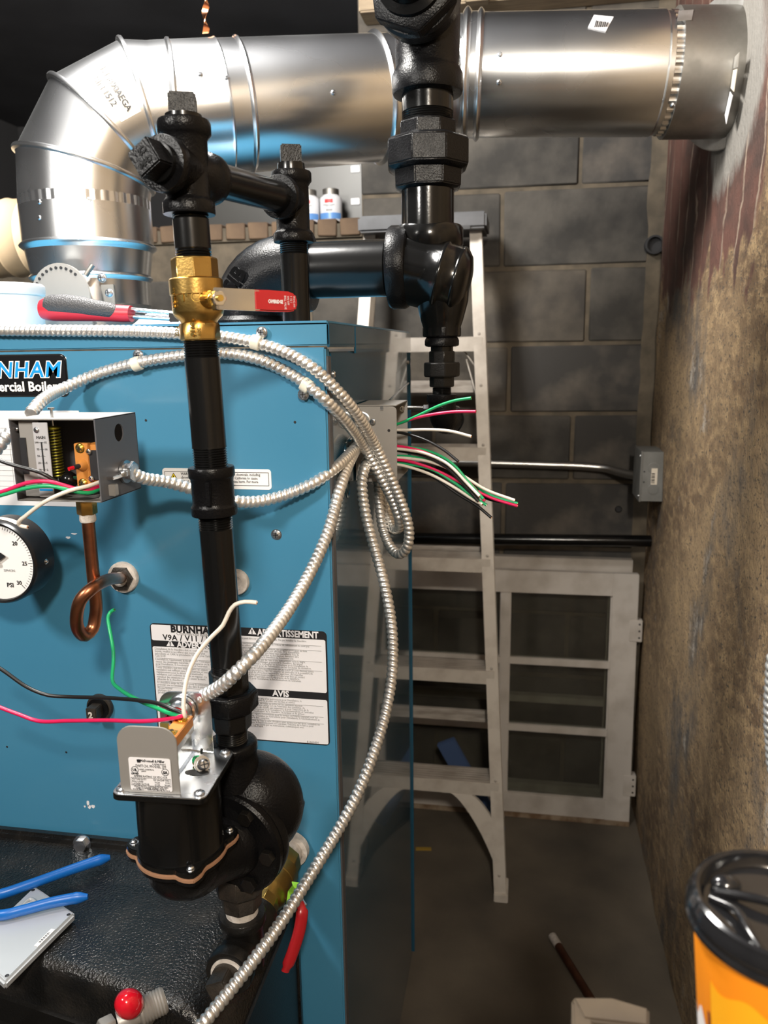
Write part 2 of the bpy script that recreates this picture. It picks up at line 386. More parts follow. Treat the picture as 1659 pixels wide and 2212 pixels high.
# back wall: mortar core, blocks proud of it; left of LX only up to the ledge, open crawl space above
LX, LZ = -.462, 1.722
wb = thing('wall_back', 'grey concrete block wall behind the ladder', None, (0, WY, 0), kind='structure')
MB().add(box(LX, WX, WY+.006, WY+.2, 0, 2.42)).add(box(-2.3, LX, WY+.006, WY+.2, 0, LZ)).build('mortar_core', 'mortar', wb, smooth=0)
rows = [0., .203, .406, .609, .812, 1.015, 1.213, 1.409, 1.617, 1.825, 2.03, 2.235, 2.42]
joint = [.15, -.05, .15, -.05, -.047, .144, -.038, .175, -.064, .142, -.05, .15]
def rough_box(x0, x1, y0, y1, z0, z1, j=.002):
    v, f = box(x0, x1, y0, y1, z0, z1)
    return [V(p)+V((random.uniform(-j, j), random.uniform(-j, j)*.8, random.uniform(-j, j))) for p in v], f
for k in range(len(rows)-1):
    z0, z1 = rows[k]+.006, min(rows[k+1]-.006, 2.42)
    xs = [joint[k]]
    while xs[-1] < WX: xs.append(xs[-1]+.4)
    while xs[0] > -2.0: xs.insert(0, xs[0]-.4)
    for a, b in zip(xs, xs[1:]):
        x0, x1 = a+.006, min(b-.006, WX-.03)
        if z1 > LZ:
            if x1 < LX: continue
            x0 = max(x0, LX)
        if x1-x0 < .02: continue
        o = one(rough_box(x0, x1, WY, WY+.05, z0, z1), 'block', random.choice(['block', 'block', 'block2', 'block3']), wb, bevel=.004, seg=1)
# smeared mortar strip closing the corner
st = MB(); pr = None
vv = []; ff = []
for i in range(49):
    z = 2.42*i/48; wd = .030+.012*noise.noise(V((0, 0, z*7)))+.006*noise.noise(V((3, 0, z*30)))
    vv += [(WX-wd-.012, WY-.001, z), (WX-wd*.6, WY-.006, z), (WX, WY-.010, z)]
    if i: b0 = 3*(i-1); ff += [(b0, b0+1, b0+4, b0+3), (b0+1, b0+2, b0+5, b0+4)]
one((vv, ff), 'corner_mortar', 'mortar', wb)
# brick ledge (row of bricks on edge) left of the taller wall
x = LX-.004
while x > -1.15:
    wd = random.uniform(.056, .062)
    one(rough_box(x-wd, x, WY-.012, WY+.19, LZ, LZ+.046, .0015), 'brick', 'brick', wb, bevel=.003, seg=1); x -= wd+.011
one(box(-2.3, LX, WY-.004, WY+.18, LZ-.004, LZ+.034), 'ledge_mortar', 'mortar', wb, smooth=0)
# crawl space behind the ledge
one(box(-2.3, LX+.02, 3.5, 3.6, 0, 2.42), 'wall_crawl', 'void', kind='structure', smooth=0, label='dark back wall of the crawl space over the ledge')
one(box(LX, LX+.1, WY+.2, 3.5, 0, 2.42), 'wall_return', 'void', kind='structure', smooth=0, label='dark return wall of the crawl space')
# right wall: displaced stucco surface
def right_wall():
    ny, nz = 150, 130; v = []; f = []
    for j in range(nz+1):
        z = 2.42*j/nz
        for i in range(ny+1):
            y = -2.2+(WY+2.2+.0)*(i/ny)**.62
            d = .010*noise.noise(V((y*2.1, z*1.7, 0)))+.006*noise.noise(V((y*7, z*5, 3)))+.003*noise.noise(V((y*22, z*15, 5)))
            if z > 1.62: d += -.003*(1 if (y*11.2) % 1 > .12 else 0)
            v.append((WX-.004-d*.8 if y < WY-.02 else WX-.002, y, z))
    for j in range(nz):
        for i in range(ny):
            a = j*(ny+1)+i; f.append((a, a+1, a+ny+2, a+ny+1))
    n = len(v); 
    v += [(WX+.1, -2.2, 0), (WX+.1, WY, 0), (WX+.1, WY, 2.42), (WX+.1, -2.2, 2.42)]; f.append((n, n+1, n+2, n+3))
    me = bpy.data.meshes.new('wall_right'); c = V((WX, 1.5, 1.15)); me.from_pydata([V(p)-c for p in v], [], f)
    me.materials.append(MATS['stucco']); me.shade_smooth(); o = bpy.data.objects.new('wall_right', me); COL.objects.link(o)
    finish(o, c, None, 'stained brown stucco wall with red clay tile showing under the duct', None, None, 'structure'); return o
right_wall()
one(box(LX+.02, WX, WY-.09, WY, 2.262, 2.42), 'trim_1', 'beam', kind='structure', bevel=.004, label='pale timber beam above the block wall')
one(box(LX+.30, LX+.36, WY-.13, WY-.09, 2.25, 2.42), 'trim_2', 'beam', kind='structure', bevel=.003, label='short timber upright in front of the pale beam')

# ================================================================== BOILER
BX, BY0, BY1, BZ = -.2205, .890, 1.560, 1.4335
bo = thing('boiler', 'blue sheet-metal commercial boiler with labels on its front', 'boiler', (-.6, 1.2, 0))
one(box(-1.02, BX-.004, BY0, BY0+.02, .02, BZ-.030), 'front_panel', 'blue', bo, bevel=.002)
one(box(BX-.016, BX-.003, BY0+.022, BY1, .02, BZ-.035), 'side_panel', 'blue_gloss_shaded', bo, bevel=.0015)
one(box(-1.02, BX-.02, BY0+.03, BY1-.01, .02, BZ-.05), 'inner_body', 'grey_box', bo, smooth=0)
tp = MB().add(box(-1.02, BX, BY0-.0015, BY1+.003, BZ-.004, BZ)).add(box(-1.02, BX, BY0-.0015, BY0+.002, BZ-.028, BZ-.003))
tp.build('top_panel', 'blue', bo, bevel=.0015)
MB().add(box(BX-.002, BX+.0012, BY0, BY0+.14, BZ-.030, BZ-.003)).add(box(BX-.002, BX+.0008, BY0+.148, BY1+.003, BZ-.038, BZ-.003)).build('top_skirt', 'blue_gloss_shaded', bo, bevel=.0007)
one(box(BX-.006, BX-.0022, BY0+.004, BY0+.020, .02, BZ-.04), 'corner_trim', 'grey_box', bo, bevel=.0006)
one(box(BX-.004, BX+.001, BY1-.004, BY1+.002, .02, BZ-.04), 'rear_edge', 'blue_gloss_shaded', bo, bevel=.0006)
for zz, yy in ((.25, 1.30), (.95, 1.3)): pass
for px, py in ((543, 183),):
    pass
for z_, y_ in ((1.372, BY0+.032), (1.375, 1.545), (1.29, 1.50)):
    screw((BX-.003, y_, z_), X_, .0042, bo)
for x, y in ((597, 1155),):
    screw(pY(x, y, BY0), -Y_, .0055, bo)
for x, y in ((315, 908), (637, 912), (143, 1625), (15, 1613)):
    one(lathe(pY(x, y, BY0-.0004), -Y_, [(.0016, 0), (.0012, .0003)], 10), 'pin_hole', 'ink', bo)
# dents / paint chips on the front panel
for x, y, a, b in ((190, 1735, 4, 9), (183, 1742, 3, 3), (193, 1743, 5, 6), (201, 1742, 6, 5), (147, 1161, 7, 3), (160, 1153, 9, 2)):
    c = pY(x, y, BY0-.0003); one(prism([c+V((a*.0005*math.cos(t), 0, b*.0005*math.sin(t)*(1+.3*math.sin(3*t)))) for t in [i*.7 for i in range(9)]], (0, .0002, 0)), 'paint_chip', 'sticker', bo, smooth=0)
# side knock-outs behind the junction box
for z_ in (1.27, 1.245, 1.222):
    one(lathe((BX-.003, .985, z_), X_, [(.013, 0), (.013, .0008), (.010, .0012), (.010, .0004), (.0065, .0004), (.006, .0014)], 22), 'knockout', 'blue_gloss_shaded', bo)
# crease line on the side panel
one(beam_((BX-.002, 1.00, 1.283), (BX-.002, 1.55, 1.335), .004, .003, (0, 0, 1)), 'side_rib', 'blue_gloss_shaded', bo, bevel=.001)

LY = BY0-.0006          # label plane
def label_plate(name, x0, x1, z0, z1, mt, r=.004, y=LY, t=.0005, lab=None):
    return one(prism(rrect(x0, x1, z0, z1, r, y), (0, t, 0)), name, mt, bo, smooth=0, label=lab)
def strip(x0, x1, z0, z1, mt, par, name, y): return one(box(x0, x1, y-.0003, y, z0, z1), name, mt, par, smooth=0)
# --- big French warning label
a = pY(323, 1348, LY); b = pY(706, 1362, LY); c = pY(712, 1611, LY)
x0, x1, z1 = a.x, (b.x+c.x)/2, (a.z+b.z)/2; z0 = c.z
W, H = x1-x0, z1-z0
wl = label_plate('warning_label', x0, x1, z0, z1, 'ink', .006, lab='white label with black French warning headings')
gut = x0+W*.470; e = .0018; y1 = LY-.0004
def panel(ax, bx, az, bz, nm='white_field'): return one(prism(rrect(ax, bx, az, bz, .0025, y1), (0, .0003, 0)), nm, 'sticker', wl, smooth=0)
hz = z1-H*.063
panel(x0+e, gut, z1-H*.150, z1-e); panel(x0+e, gut, z0+e, z1-H*.205)
panel(gut+.0005, x1-e, z1-H*.530, z1-H*.072); panel(gut+.0005, x1-e, z0+e, z1-H*.594)
y2 = y1-.0004
def T(s, fx, fz, size, mt='ink', al='LEFT', bold=0., par=wl, **k): return text(s, size, (x0+W*fx, y2, z1-H*fz), X_, Z_, mt, par, al, bold, **k)
T('BURNHAM', .255, .068, .0125, bold=.0006, al='CENTER', space=1.05)
T('Commercial Boilers', .26, .092, .0062, 'ink_grey', 'CENTER')
T('V9A / V11 / V11H', .255, .140, .0105, 'ink', 'CENTER', bold=.0002, space=1.1)
for cx, cz in ((.115, .195), (.59, .052)):
    q = V((x0+W*cx, y2, z1-H*cz)); one(prism([q+V((-.0055, 0, 0)), q+V((.0055, 0, 0)), q+V((0, 0, .009))], (0, .0002, 0)), 'triangle', 'sticker', wl, smooth=0)
    text('!', .0075, q+V((0, -.0004, .0012)), X_, Z_, 'ink', wl, 'CENTER', .0003)
T('ADVERTISSEMENT', .155, .199, .0108, 'sticker', bold=.0004, sx=.90)
T('ADVERTISSEMENT', .62, .058, .0120, 'sticker', bold=.0004, sx=.82)
T('AVIS', .735, .583, .0110, 'sticker', 'CENTER', bold=.0004)
right1 = ["chaudière peut être sur du bois combustible. Ne pas installer la chaudière", "du tapis.", None,
 "pas faire fonctionner si les bouchons des orifices de refoulement ne sont pas", "également utilisés", None,
 "la chaudière a des systèmes de commande qui pourrait provoquer sa mise", "en marche avant qu'un entretien ne soit effectué. S'il y a possibilité", "de gel, le chauffage ne doit pas être laissé sans surveillance lors de", "prendre des mesures de protection et des alarmes devraient être", "causer un dommages lorsque la chaudière ne fonctionne pas.", None,
 "la solution de l'eau chaude par de l'eau à une température sous le degré", "que le fabricant peut endommager gravement la chaudière. Au laissez", "cette situation se produire. Consultez les instructions pour l'installation, le", "l'utilisation et l'entretien pour de l'information sur les conduites de dérivation.", None,
 "contient ses fibres de céramique réfractaire (FCR). Les FCR sont classées parmi", "potentiellement cancérigènes. NE PAS respirer les particules et la poussière de", "porter un appareil de protection respiratoire approuvé, des manches", "gants amples et des protecteurs oculaires lorsque vous êtes en contact", "avant de procéder à l'entretien ou à la réparation de la chaudière.", "Notre V9A/V11 pour l'installation, le fonctionnement et l'entretien."]
right2 = ["la chaudière n'est valide que si les instructions pour l'installation, le", "et l'entretien fournies avec le produit ont été lues et suivies.", None,
 "de boîte de connexion, de relais ou autre sur les panneaux latéraux", "les panneaux doivent être retirés lors de l'entretien des conduites, de", "et de la désinstallation du chauffe-eau instantané et pour l'inspection de la", "et consultez les instructions pour l'installation, le fonctionnement et l'entretien", "et l'espace et la classification de la chaudière, du brûleur et du gicleur.", None,
 "vous de prévoir l'espace recommandé pour le service ou l'espace minimal pour les", "aux combustibles. Consultez les instructions pour l'installation, le fonctionnement et", "l'entretien pour la liste complète.", None,
 "vous devez ajouter de l'eau à cette chaudière plus qu'une fois par mois, consultez les", "pour l'installation, le fonctionnement et l'entretien. Omettre de le faire a pour", "garantie nulle. Si vous n'avez pas les instructions, communiquez avec", "P.O. Box 3020, PA 17604"]
left = ["L'installation de la chaudière doit se conformer aux", "besoin, veuillez vous référer aux normes les plus", "précédents et CAN, la précédente V11 ou pour l'article", "CSA B149.", None, "L'installation, l'ajustement, la modification, l'entretien", "causer des dommages matériels, des blessures ou la", "pour l'installation, le fonctionnement et l'entretien", None, "Cette chaudière doit être installée avec un espace", "ventilation soit suffisant sans être obstruée et avec", "régulièrement pour la détection d'éventuelles", "ventilation soit conforme au code en vigueur. Ce", "entraîner des situations pouvant causer la mort,", "efficacité de la chaudière.", None, "La chaudière exige de l'air frais pour la combustion", "prévenir une accumulation de gaz dans la pièce.", None, "Ne pas fermer", "physique des", "produits"]
def para(lines, fx, fz, fx1, dz, size):
    z = fz
    for s in lines:
        if s is None: strip(x0+W*fx, x0+W*fx1, z1-H*(z-dz*.55)-.0001, z1-H*(z-dz*.55)+.0001, 'ink_grey', wl, 'rule', y2); z += dz*.35; continue
        T(s, fx, z, size, 'ink_grey', res=1, ext=.00005, sx=.80); z += dz
para(right1, .483, .097, .97, .0180, .0040)
para(right2, .483, .622, .97, .0180, .0040)
para(left, .02, .232, .45, .0215, .0044)
T('81460430', .905, .985, .0040, 'ink_grey', 'CENTER', res=1)
# --- small yellow-triangle warning label
a = pY(350, 1011, LY); b = pY(587, 1058, LY); x0, x1, z0, z1 = a.x, b.x, b.z, a.z; W, H = x1-x0, z1-z0
wl2 = label_plate('caution_label', x0, x1, z0, z1, 'sticker_white', .004, lab='small white caution label with yellow triangle')
for p in ((x0+.003, x1-.003, z1-.0042, z1-.0038), (x0+.003, x1-.003, z0+.0046, z0+.005), (x0+.003, x0+.0034, z0+.0048, z1-.004), (x1-.0034, x1-.003, z0+.0048, z1-.004)): strip(*p, 'ink', wl2, 'border', y1)
q = V((x0+W*.105, y1, z0+H*.36)); one(prism([q+V((-.0062, 0, 0)), q+V((.0062, 0, 0)), q+V((0, 0, .0105))], (0, .0002, 0)), 'triangle', 'ink', wl2, smooth=0)
one(prism([q+V((-.0050, -.0003, .0007)), q+V((.0050, -.0003, .0007)), q+V((0, -.0003, .0093))], (0, .0002, 0)), 'triangle_fill', 'yellow', wl2, smooth=0)
text('!', .0075, q+V((0, -.0007, .0016)), X_, Z_, 'ink', wl2, 'CENTER', .0002)
for i, s in enumerate(('WARNING: This product can expose you to chemicals, including', 'chromium, which are known to the State of California to cause', 'cancer and birth defects or other reproductive harm. For more', 'information go to www.P65Warnings.ca.gov')):
    text(s, .0048, (x0+W*.175, y1-.0004, z1-H*(.33+.175*i)), X_, Z_, 'ink', wl2, 'LEFT', sx=.80, res=1)
text('P/N: 108', .0034, (x0+.004, y1-.0004, z0+.0012), X_, Z_, 'ink', wl2, res=1)
# --- name plate
a = pY(142, 764, LY); b = pY(137, 857, LY)
npx1, npz1, npz0 = a.x, a.z, b.z; npx0 = npx1-.245; NH = npz1-npz0
npl = label_plate('name_plate', npx0, npx1, npz0, npz1, 'chrome', .008, LY, .0006, 'black name plate with blue lettering and bright rim')
one(prism(rrect(npx0+.0018, npx1-.0018, npz0+.0018, npz1-.0018, .0068, LY-.0012), (0, .001, 0)), 'field', 'plate_black', npl, bevel=.0004)
for mt, bo_, yy in (('sticker_white', .0016, -.0016), ('letter_blue', .0003, -.0021)):
    text('BURNHAM', .0265, (npx1-.0085, LY+yy, npz0+NH*.47), X_, Z_, mt, npl, 'RIGHT', bo_, .0002, .18, res=3, space=1.12, sx=1.05)
text('Commercial Boilers', .0165, (npx1-.008, LY-.0018, npz0+NH*.14), X_, Z_, 'sticker_white', npl, 'RIGHT', .0005, res=2, sx=1.0)
# --- paper table behind the pressure control
a = pY(170, 887, LY); b = pY(150, 1094, LY)
pz1, pz0, px1_ = a.z, b.z, a.x
ppr = label_plate('chart_paper', px1_-.26, px1_, pz0, pz1, 'paper', .0006, LY, .0003, 'white paper chart stuck behind the control box')
for i in range(12):
    zz = pz1-.022-.0068*i; strip(px1_-.20, px1_-.062, zz, zz+.0002, 'ink_grey', ppr, 'rule', LY-.0002)
for i, s in enumerate(['31-36', '28-3A', '22-1/4', '18-1/4', '62-1/4', '48-1/4', '54-1/4', '90-1/4', '96-1/4']):
    text(s, .0042, (px1_-.074, LY-.0004, pz1-.0275-.0068*i), X_, Z_, 'ink_grey', ppr, 'CENTER', res=1)
for xx in (-.10, -.085, -.062): strip(px1_+xx, px1_+xx+.0002, pz0+.022, pz1-.022, 'ink_grey', ppr, 'rule', LY-.0002)
text('with width, mount', .0045, (px1_-.05, LY-.0004, pz0+.015), X_, Z_, 'ink_grey', ppr, 'RIGHT', res=1)
text('measure the jacket length.', .0052, (px1_-.03, LY-.0004, pz0+.008), X_, Z_, 'ink_grey', ppr, 'RIGHT', res=1)
# --- boiler ports on the front
def port(px, py, r, name='port_ring', mt='dope'):
    c = pY(px, py, BY0)
    return c, one(lathe(c, -Y_, [(r, 0), (r, .004), (r*.94, .006), (r*.55, .007), (r*.55, .004)], 30), name, mt, bo)
pc, pr_ = port(268, 1246, .0205); one(hexa(pc-Y_*.004, -Y_, .0165, .007), 'hex_bushing', 'iron_brown', bo); one(lathe(pc-Y_*.010, -Y_, [(.0095, 0), (.0095, .003), (.007, .005)], 20), 'dope_ring', 'dope', bo)
port(512, 1256, .0165)
qc, _ = port(218, 1526, .0185, mt='iron_brown'); one(hexa(qc-Y_*.003, -Y_, .015, .006, 20), 'plug_seat', 'black_cast', bo)
one(obox(qc-Y_*.014, X_*.0075, Y_*.011, Z_*.0085), 'square_plug', 'iron_brown', bo, bevel=.001)
text('2', .012, qc+V((-.0035, -.0256, -.0045)), X_, Z_, 'dope', bo, bold=.0006)

# ================================================================== DUCT
DR, ER, PHI = .1035, .134, .485
HV = V((math.cos(PHI), math.sin(PHI), 0)); SV = V((-math.sin(PHI), math.cos(PHI), 0))     # plan direction of the left run, and across it
FL = V((-.722, 1.266, 1.661))                                                            # flue axis at elbow height
OC = FL+HV*ER
dA = OC+Z_*ER; dax = V((HV.x, HV.y, .125)).normalized(); DL = 1.2                         # left run
rA = pY(1015, 166, 1.60); rB = pX(1584, 160, WX); rax = (rB-rA).normalized(); RL = (rB-rA).length   # right run, level, into the wall
def bead(r, h, d=.004, w_=.005): return [(r, h-w_), (r+d*.8, h-w_*.4), (r+d, h), (r+d*.8, h+w_*.4), (r, h+w_)]
def atpx(x, A=None, D=None):      # distance along a duct axis for photo column x
    lo, hi = -.2, DL; A = A or dA; D = D or dax
    for _ in range(40):
        m = (lo+hi)/2; d = A+D*m-EYE; u = 829.5+FPX*d.dot(RT)/d.dot(FW)
        if u < x: lo = m
        else: hi = m
    return lo
s490, s545, s835 = atpx(480), atpx(525), atpx(812)
t = thing('flue_duct', 'shiny galvanized round duct running left from the black riser', 'duct', dA+V((0, 0, -DR)))
one(lathe(dA, dax, [(DR-.001, -.03), (DR, 0)]+[(DR+.001, s490-.004), (DR+.0025, s490), (DR, s490+.003)]+bead(DR, s545)+[(DR, s545+.02), (DR, s835-.02)]+bead(DR, s835, .006)+[(DR, s835+.02)], 72), 'duct_wall', 'galv', t, smooth=30)
kb = thing('duct_bend', 'short duct bend hidden behind the black riser', 'duct', rA+V((-.1, -.05, -DR)))
bpts = spline([dA+dax*(s835-.01), dA+dax*(s835+.04), rA-rax*.045+V((0, .004, -.002)), rA+rax*.02], .008)
one(tube(bpts, DR-.0012, 64), 'bend_wall', 'galv', kb, smooth=50)
for k in (len(bpts)-12, ): one(lathe(bpts[k], (bpts[k+1]-bpts[k-1]).normalized(), bead(DR, 0, .008, .008), 72, cap=False), 'ridge', 'galv', kb)
one(lathe(rA, rax, bead(DR+.001, -.008, .008, .008)+[(DR+.001, .004)]+bead(DR+.001, .016, .006, .006), 72, cap=False), 'ridge', 'galv', kb)
t2 = thing('flue_duct', 'shiny duct length with a barcode sticker, right of the black riser', 'duct', rA+rax*.2+V((0, 0, -DR)))
s1440, s1455, s1590 = atpx(1430, rA, rax), atpx(1452, rA, rax), atpx(1575, rA, rax)
one(lathe(rA, rax, [(DR-.003, -.008), (DR-.0005, .020), (DR-.0005, s1440-.012), (DR-.003, s1440-.008), (DR-.003, s1440)], 72), 'duct_wall', 'galv', t2, smooth=30)
cr = MB(); vv = []; ff = []; nn = 160     # crimped end
axd, ud, wd_ = basis(rax)
for k in range(2):
    for i in range(nn):
        an = 2*math.pi*i/nn; r = DR-.004+(.0022 if (i//2) % 2 else -.0008)
        vv.append(rA+rax*(s1440+k*.016)+(ud*math.cos(an)+wd_*math.sin(an))*r)
for i in range(nn): ff.append((i, (i+1) % nn, nn+(i+1) % nn, nn+i))
one((vv, ff), 'crimped_end', 'galv', t2)
ts = thing('duct_sleeve', 'dull grey duct sleeve set into the right wall', 'duct', rA+rax*s1455+V((0, 0, -DR)))
one(lathe(rA, rax, [(DR-.004, s1455-.006), (DR+.004, s1455-.006), (DR+.004, s1455), (DR+.003, RL+.02)], 72), 'sleeve_wall', 'galv_dull', ts, smooth=30)
fl = one(lathe(rA+rax*(RL-.022), dax, [(DR+.006, 0), (DR+.022, .001), (DR+.024, .003), (DR+.022, .004), (DR+.006, .018)], 64), 'wall_flange', 'galv_flange', ts)
def on_duct(px, py, r=None, A0=None, D0=None):
    """point on the duct surface seen at a pixel"""
    r = r or DR; dA_, dx_ = (A0, D0) if A0 else ((rA, rax) if px > 900 else (dA, dax)); d = ray(px, py); o = EYE-dA_; dd = d-dx_*d.dot(dx_); oo = o-dx_*o.dot(dx_)
    A, B, C_ = dd.dot(dd), 2*dd.dot(oo), oo.dot(oo)-r*r; s = (-B-math.sqrt(max(0, B*B-4*A*C_)))/(2*A)
    p = EYE+d*s; q = p-dA_; return p, (q-dx_*q.dot(dx_)).normalized()
def duct_patch(pxs, mt, par, name, lift=.0008, r=None):
    P = [on_duct(*p, r=r) for p in pxs]; v = [p+n*lift for p, n in P]; f = [(0, 1, 2, 3)]
    return one((v+[p-n*.0002 for p, n in P], f+[(0, 4, 5, 1), (1, 5, 6, 2), (2, 6, 7, 3), (3, 7, 4, 0)]), name, mt, par, smooth=0)
bs = duct_patch(((1270, 60), (1283, 34), (1325, 38), (1308, 69)), 'sticker', t2, 'barcode_sticker', .0015)
for k in range(7):
    f0 = .28+.07*k; q = [1276+38*f0+2, 52]
    duct_patch(((1283+4.2*k, 60-.2*k), (1287+4.2*k-(k % 2), 46+.6*k), (1289+4.2*k-(k % 2)*.6, 46+.6*k), (1285+4.2*k, 60-.2*k)), 'ink', t2, 'barcode_bar', .0022)
for px, py, par in ((1080, 118, t2), (1078, 178, t2), (432, 160, t), (490, 168, t), (720, 200, t)):
    p, n = on_duct(px, py); screw(p, n, .0042, par)
p, n = on_duct(1453, 228, DR+.004); screw(p, n, .0042, ts)
for q in (((1466, 24), (1498, 22), (1494, 44), (1463, 46)),): duct_patch(q, 'galv_flange', ts, 'tape_patch', .001, DR+.0045)
# paper tags and torn tape on the wall flange
fc = rA+rax*(RL-.019)
def flange_tag(a0, a1, mt, r0, r1, nm):
    ax_, u_, w__ = basis(rax); v = []
    for rr, aa in ((r0, a0), (r1, a0), (r1, a1), (r0, a1)):
        an = math.radians(aa); v.append(fc+(Z_*math.sin(an)-Y_*math.cos(an))*rr-rax*.006)
    one((v+[p+rax*.001 for p in v], [(0, 1, 2, 3), (4, 7, 6, 5), (0, 4, 5, 1), (1, 5, 6, 2), (2, 6, 7, 3), (3, 7, 4, 0)]), nm, mt, ts, smooth=0)
flange_tag(-14, -28, 'sticker_beige', DR+.006, DR+.034, 'paper_tag'); flange_tag(-31, -52, 'sticker', DR+.006, DR+.030, 'paper_tag'); flange_tag(-4, -13, 'galv_flange', DR+.006, DR+.036, 'tape_scrap')
# gored elbow
el = thing('duct_elbow', 'galvanized gored duct elbow with part-number sticker', 'duct', (FL.x, FL.y, OC.z-.05))
NG = 64
def gore_ring(ang, extra=0.):
    """elliptical section of a mitred elbow in the plane through OC at ang (0 = horizontal plane, 90 = vertical plane)"""
    an = math.radians(ang); d = Z_*math.sin(an)-HV*math.cos(an)
    return [OC+d*(ER+(DR+extra)*math.cos(2*math.pi*i/NG)/math.cos(math.radians(15))*1.0)+SV*((DR+extra)*math.sin(2*math.pi*i/NG)) for i in range(NG)]
def round_ring(c, e1, extra=0.): return [V(c)+V(e1)*((DR+extra)*math.cos(2*math.pi*i/NG))+SV*((DR+extra)*math.sin(2*math.pi*i/NG)) for i in range(NG)]
rings = [round_ring(FL-Z_*.012, -HV), gore_ring(15), gore_ring(45), gore_ring(75), round_ring(dA+HV*.012, Z_)]
for k in range(4):
    v = rings[k]+rings[k+1]; f = [(i, (i+1) % NG, NG+(i+1) % NG, NG+i) for i in range(NG)]
    one((v, f), 'gore', 'galv', el)
for ang in (15, 45, 75):
    v = []; 
    for e, sh in ((0., -.0045), (.005, -.003), (.006, 0), (.005, .003), (0., .0045)):
        an = math.radians(ang); tn = HV*math.sin(an)+Z_*math.cos(an)
        v += [p+tn*sh for p in gore_ring(ang, e)]
    f = [(k*NG+i, k*NG+(i+1) % NG, (k+1)*NG+(i+1) % NG, (k+1)*NG+i) for k in range(4) for i in range(NG)]
    one((v, f), 'seam_bead', 'galv', el)
v = []
for e, sh in ((0., -.006), (.006, -.002), (.006, .002), (0., .006)): v += [p+HV*sh for p in round_ring(dA+HV*.012, Z_, e)]
one((v, [(k*NG+i, k*NG+(i+1) % NG, (k+1)*NG+(i+1) % NG, (k+1)*NG+i) for k in range(3) for i in range(NG)]), 'seam_bead', 'galv', el)
# part-number sticker on the second gore from the horizontal run (flat ruled surface between two rings)
def gore_pt(k, s, i):
    i0 = int(math.floor(i)); fr = i-i0; a = rings[k][i0 % NG].lerp(rings[k][(i0+1) % NG], fr); b = rings[k+1][i0 % NG].lerp(rings[k+1][(i0+1) % NG], fr)
    p = a.lerp(b, s); n = (p-(OC+(p-OC).normalized()*0)); return p
from mathutils.bvhtree import BVHTree
def gore_hit(k, px, py):
    """point of gore k seen at a pixel"""
    T_ = BVHTree.FromPolygons(rings[k]+rings[k+1], [(i, (i+1) % NG, NG+(i+1) % NG, NG+i) for i in range(NG)])
    h = T_.ray_cast(EYE, ray(px, py).normalized())
    if h[0] is None: h = T_.find_nearest(EYE+ray(px, py)*1.3)
    return h[0]
def gore_sticker():
    q = ((238, 128), (188, 160), (262, 264), (305, 240)); M = 8; G_ = {}
    for a in range(M+1):
        for b in range(M+1):
            u, r = a/M, b/M      # u: text-up to text-down, r: along the text
            x = (q[0][0]*(1-u)+q[1][0]*u)*(1-r)+(q[3][0]*(1-u)+q[2][0]*u)*r; y = (q[0][1]*(1-u)+q[1][1]*u)*(1-r)+(q[3][1]*(1-u)+q[2][1]*u)*r
            G_[a, b] = gore_hit(2, x, y)
    def at(u, r, lift):
        u = min(max(u, 0), 1)*M; r = min(max(r, 0), 1)*M; a, b = min(int(u), M-1), min(int(r), M-1); fu, fr = u-a, r-b
        p = G_[a, b].lerp(G_[a+1, b], fu).lerp(G_[a, b+1].lerp(G_[a+1, b+1], fu), fr)
        n = (G_[a+1, b]-G_[a, b]).cross(G_[a, b+1]-G_[a, b]); n = n.normalized() if n.length > 1e-12 else V((0, -1, 0))
        if n.dot(EYE-p) < 0: n = -n
        return p+n*lift
    vs_ = [at(a/M, b/M, .0012) for a in range(M+1) for b in range(M+1)]
    fs = [(a*(M+1)+b, a*(M+1)+b+1, (a+1)*(M+1)+b+1, (a+1)*(M+1)+b) for a in range(M) for b in range(M)]
    k = one((vs_, fs), 'part_sticker', 'sticker_beige', el)
    for body, u0, r0, sz in (('IM6890AEGA', .52, .05, .36), ('BIN 1512', .93, .12, .36)):
        text(body, sz, (0, 0, 0), X_, Z_, 'ink', k, bold=.010, ext=.0, warp=lambda x, y, z, u0=u0, r0=r0: at(u0-y, r0+x*.42, .0020))
gore_sticker()
# vertical flue between elbow and boiler top
fx, fy_ = FL.x, FL.y
vf = thing('flue_riser', 'galvanized vertical flue with crimped collar rising from boiler top', 'duct', (fx, fy_, BZ))
zt = OC.z-.012
def zpx(y): return pY(190, y, 1.285).z
vv = []; ff = []; nn = 176
for k in range(2):
    for i in range(nn):
        an = 2*math.pi*i/nn; r = DR+.0002+(.0006 if (i//2) % 2 else -.0005); vv.append((fx+r*math.cos(an), fy_+r*math.sin(an), zt+.0005-k*.016))
for i in range(nn): ff.append((i, (i+1) % nn, nn+(i+1) % nn, nn+i))
one((vv, ff), 'crimped_end', 'galv', vf)
one(lathe((fx, fy_, zt-.015), -Z_, [(DR+.001, 0), (DR+.001, .055)]+bead(DR+.001, .060, .005)+[(DR-.002, .068), (DR-.008, .105)]+bead(DR-.009, .110, .005)+[(DR-.010, .116), (DR-.011, .170)], 72), 'flue_wall', 'galv', vf, smooth=30)
one(lathe((fx, fy_, zt-.165), -Z_, [(DR-.012, 0), (DR-.010, .006), (DR-.012, .03), (DR-.012, zt-.165-BZ)], 64), 'flue_collar', 'galv_dull', vf)
for px, py in ((192, 432), (86, 436), (86, 470)):
    d = ray(px, py); 
    p = pY(px, py, fy_-DR*.9)
    q = V((p.x-fx, 0, 0)); yy = fy_-math.sqrt(max(.0001, (DR+.001)**2-q.x**2)); p = pY(px, py, yy); screw(p, V((p.x-fx, p.y-fy_, 0)), .004, vf)
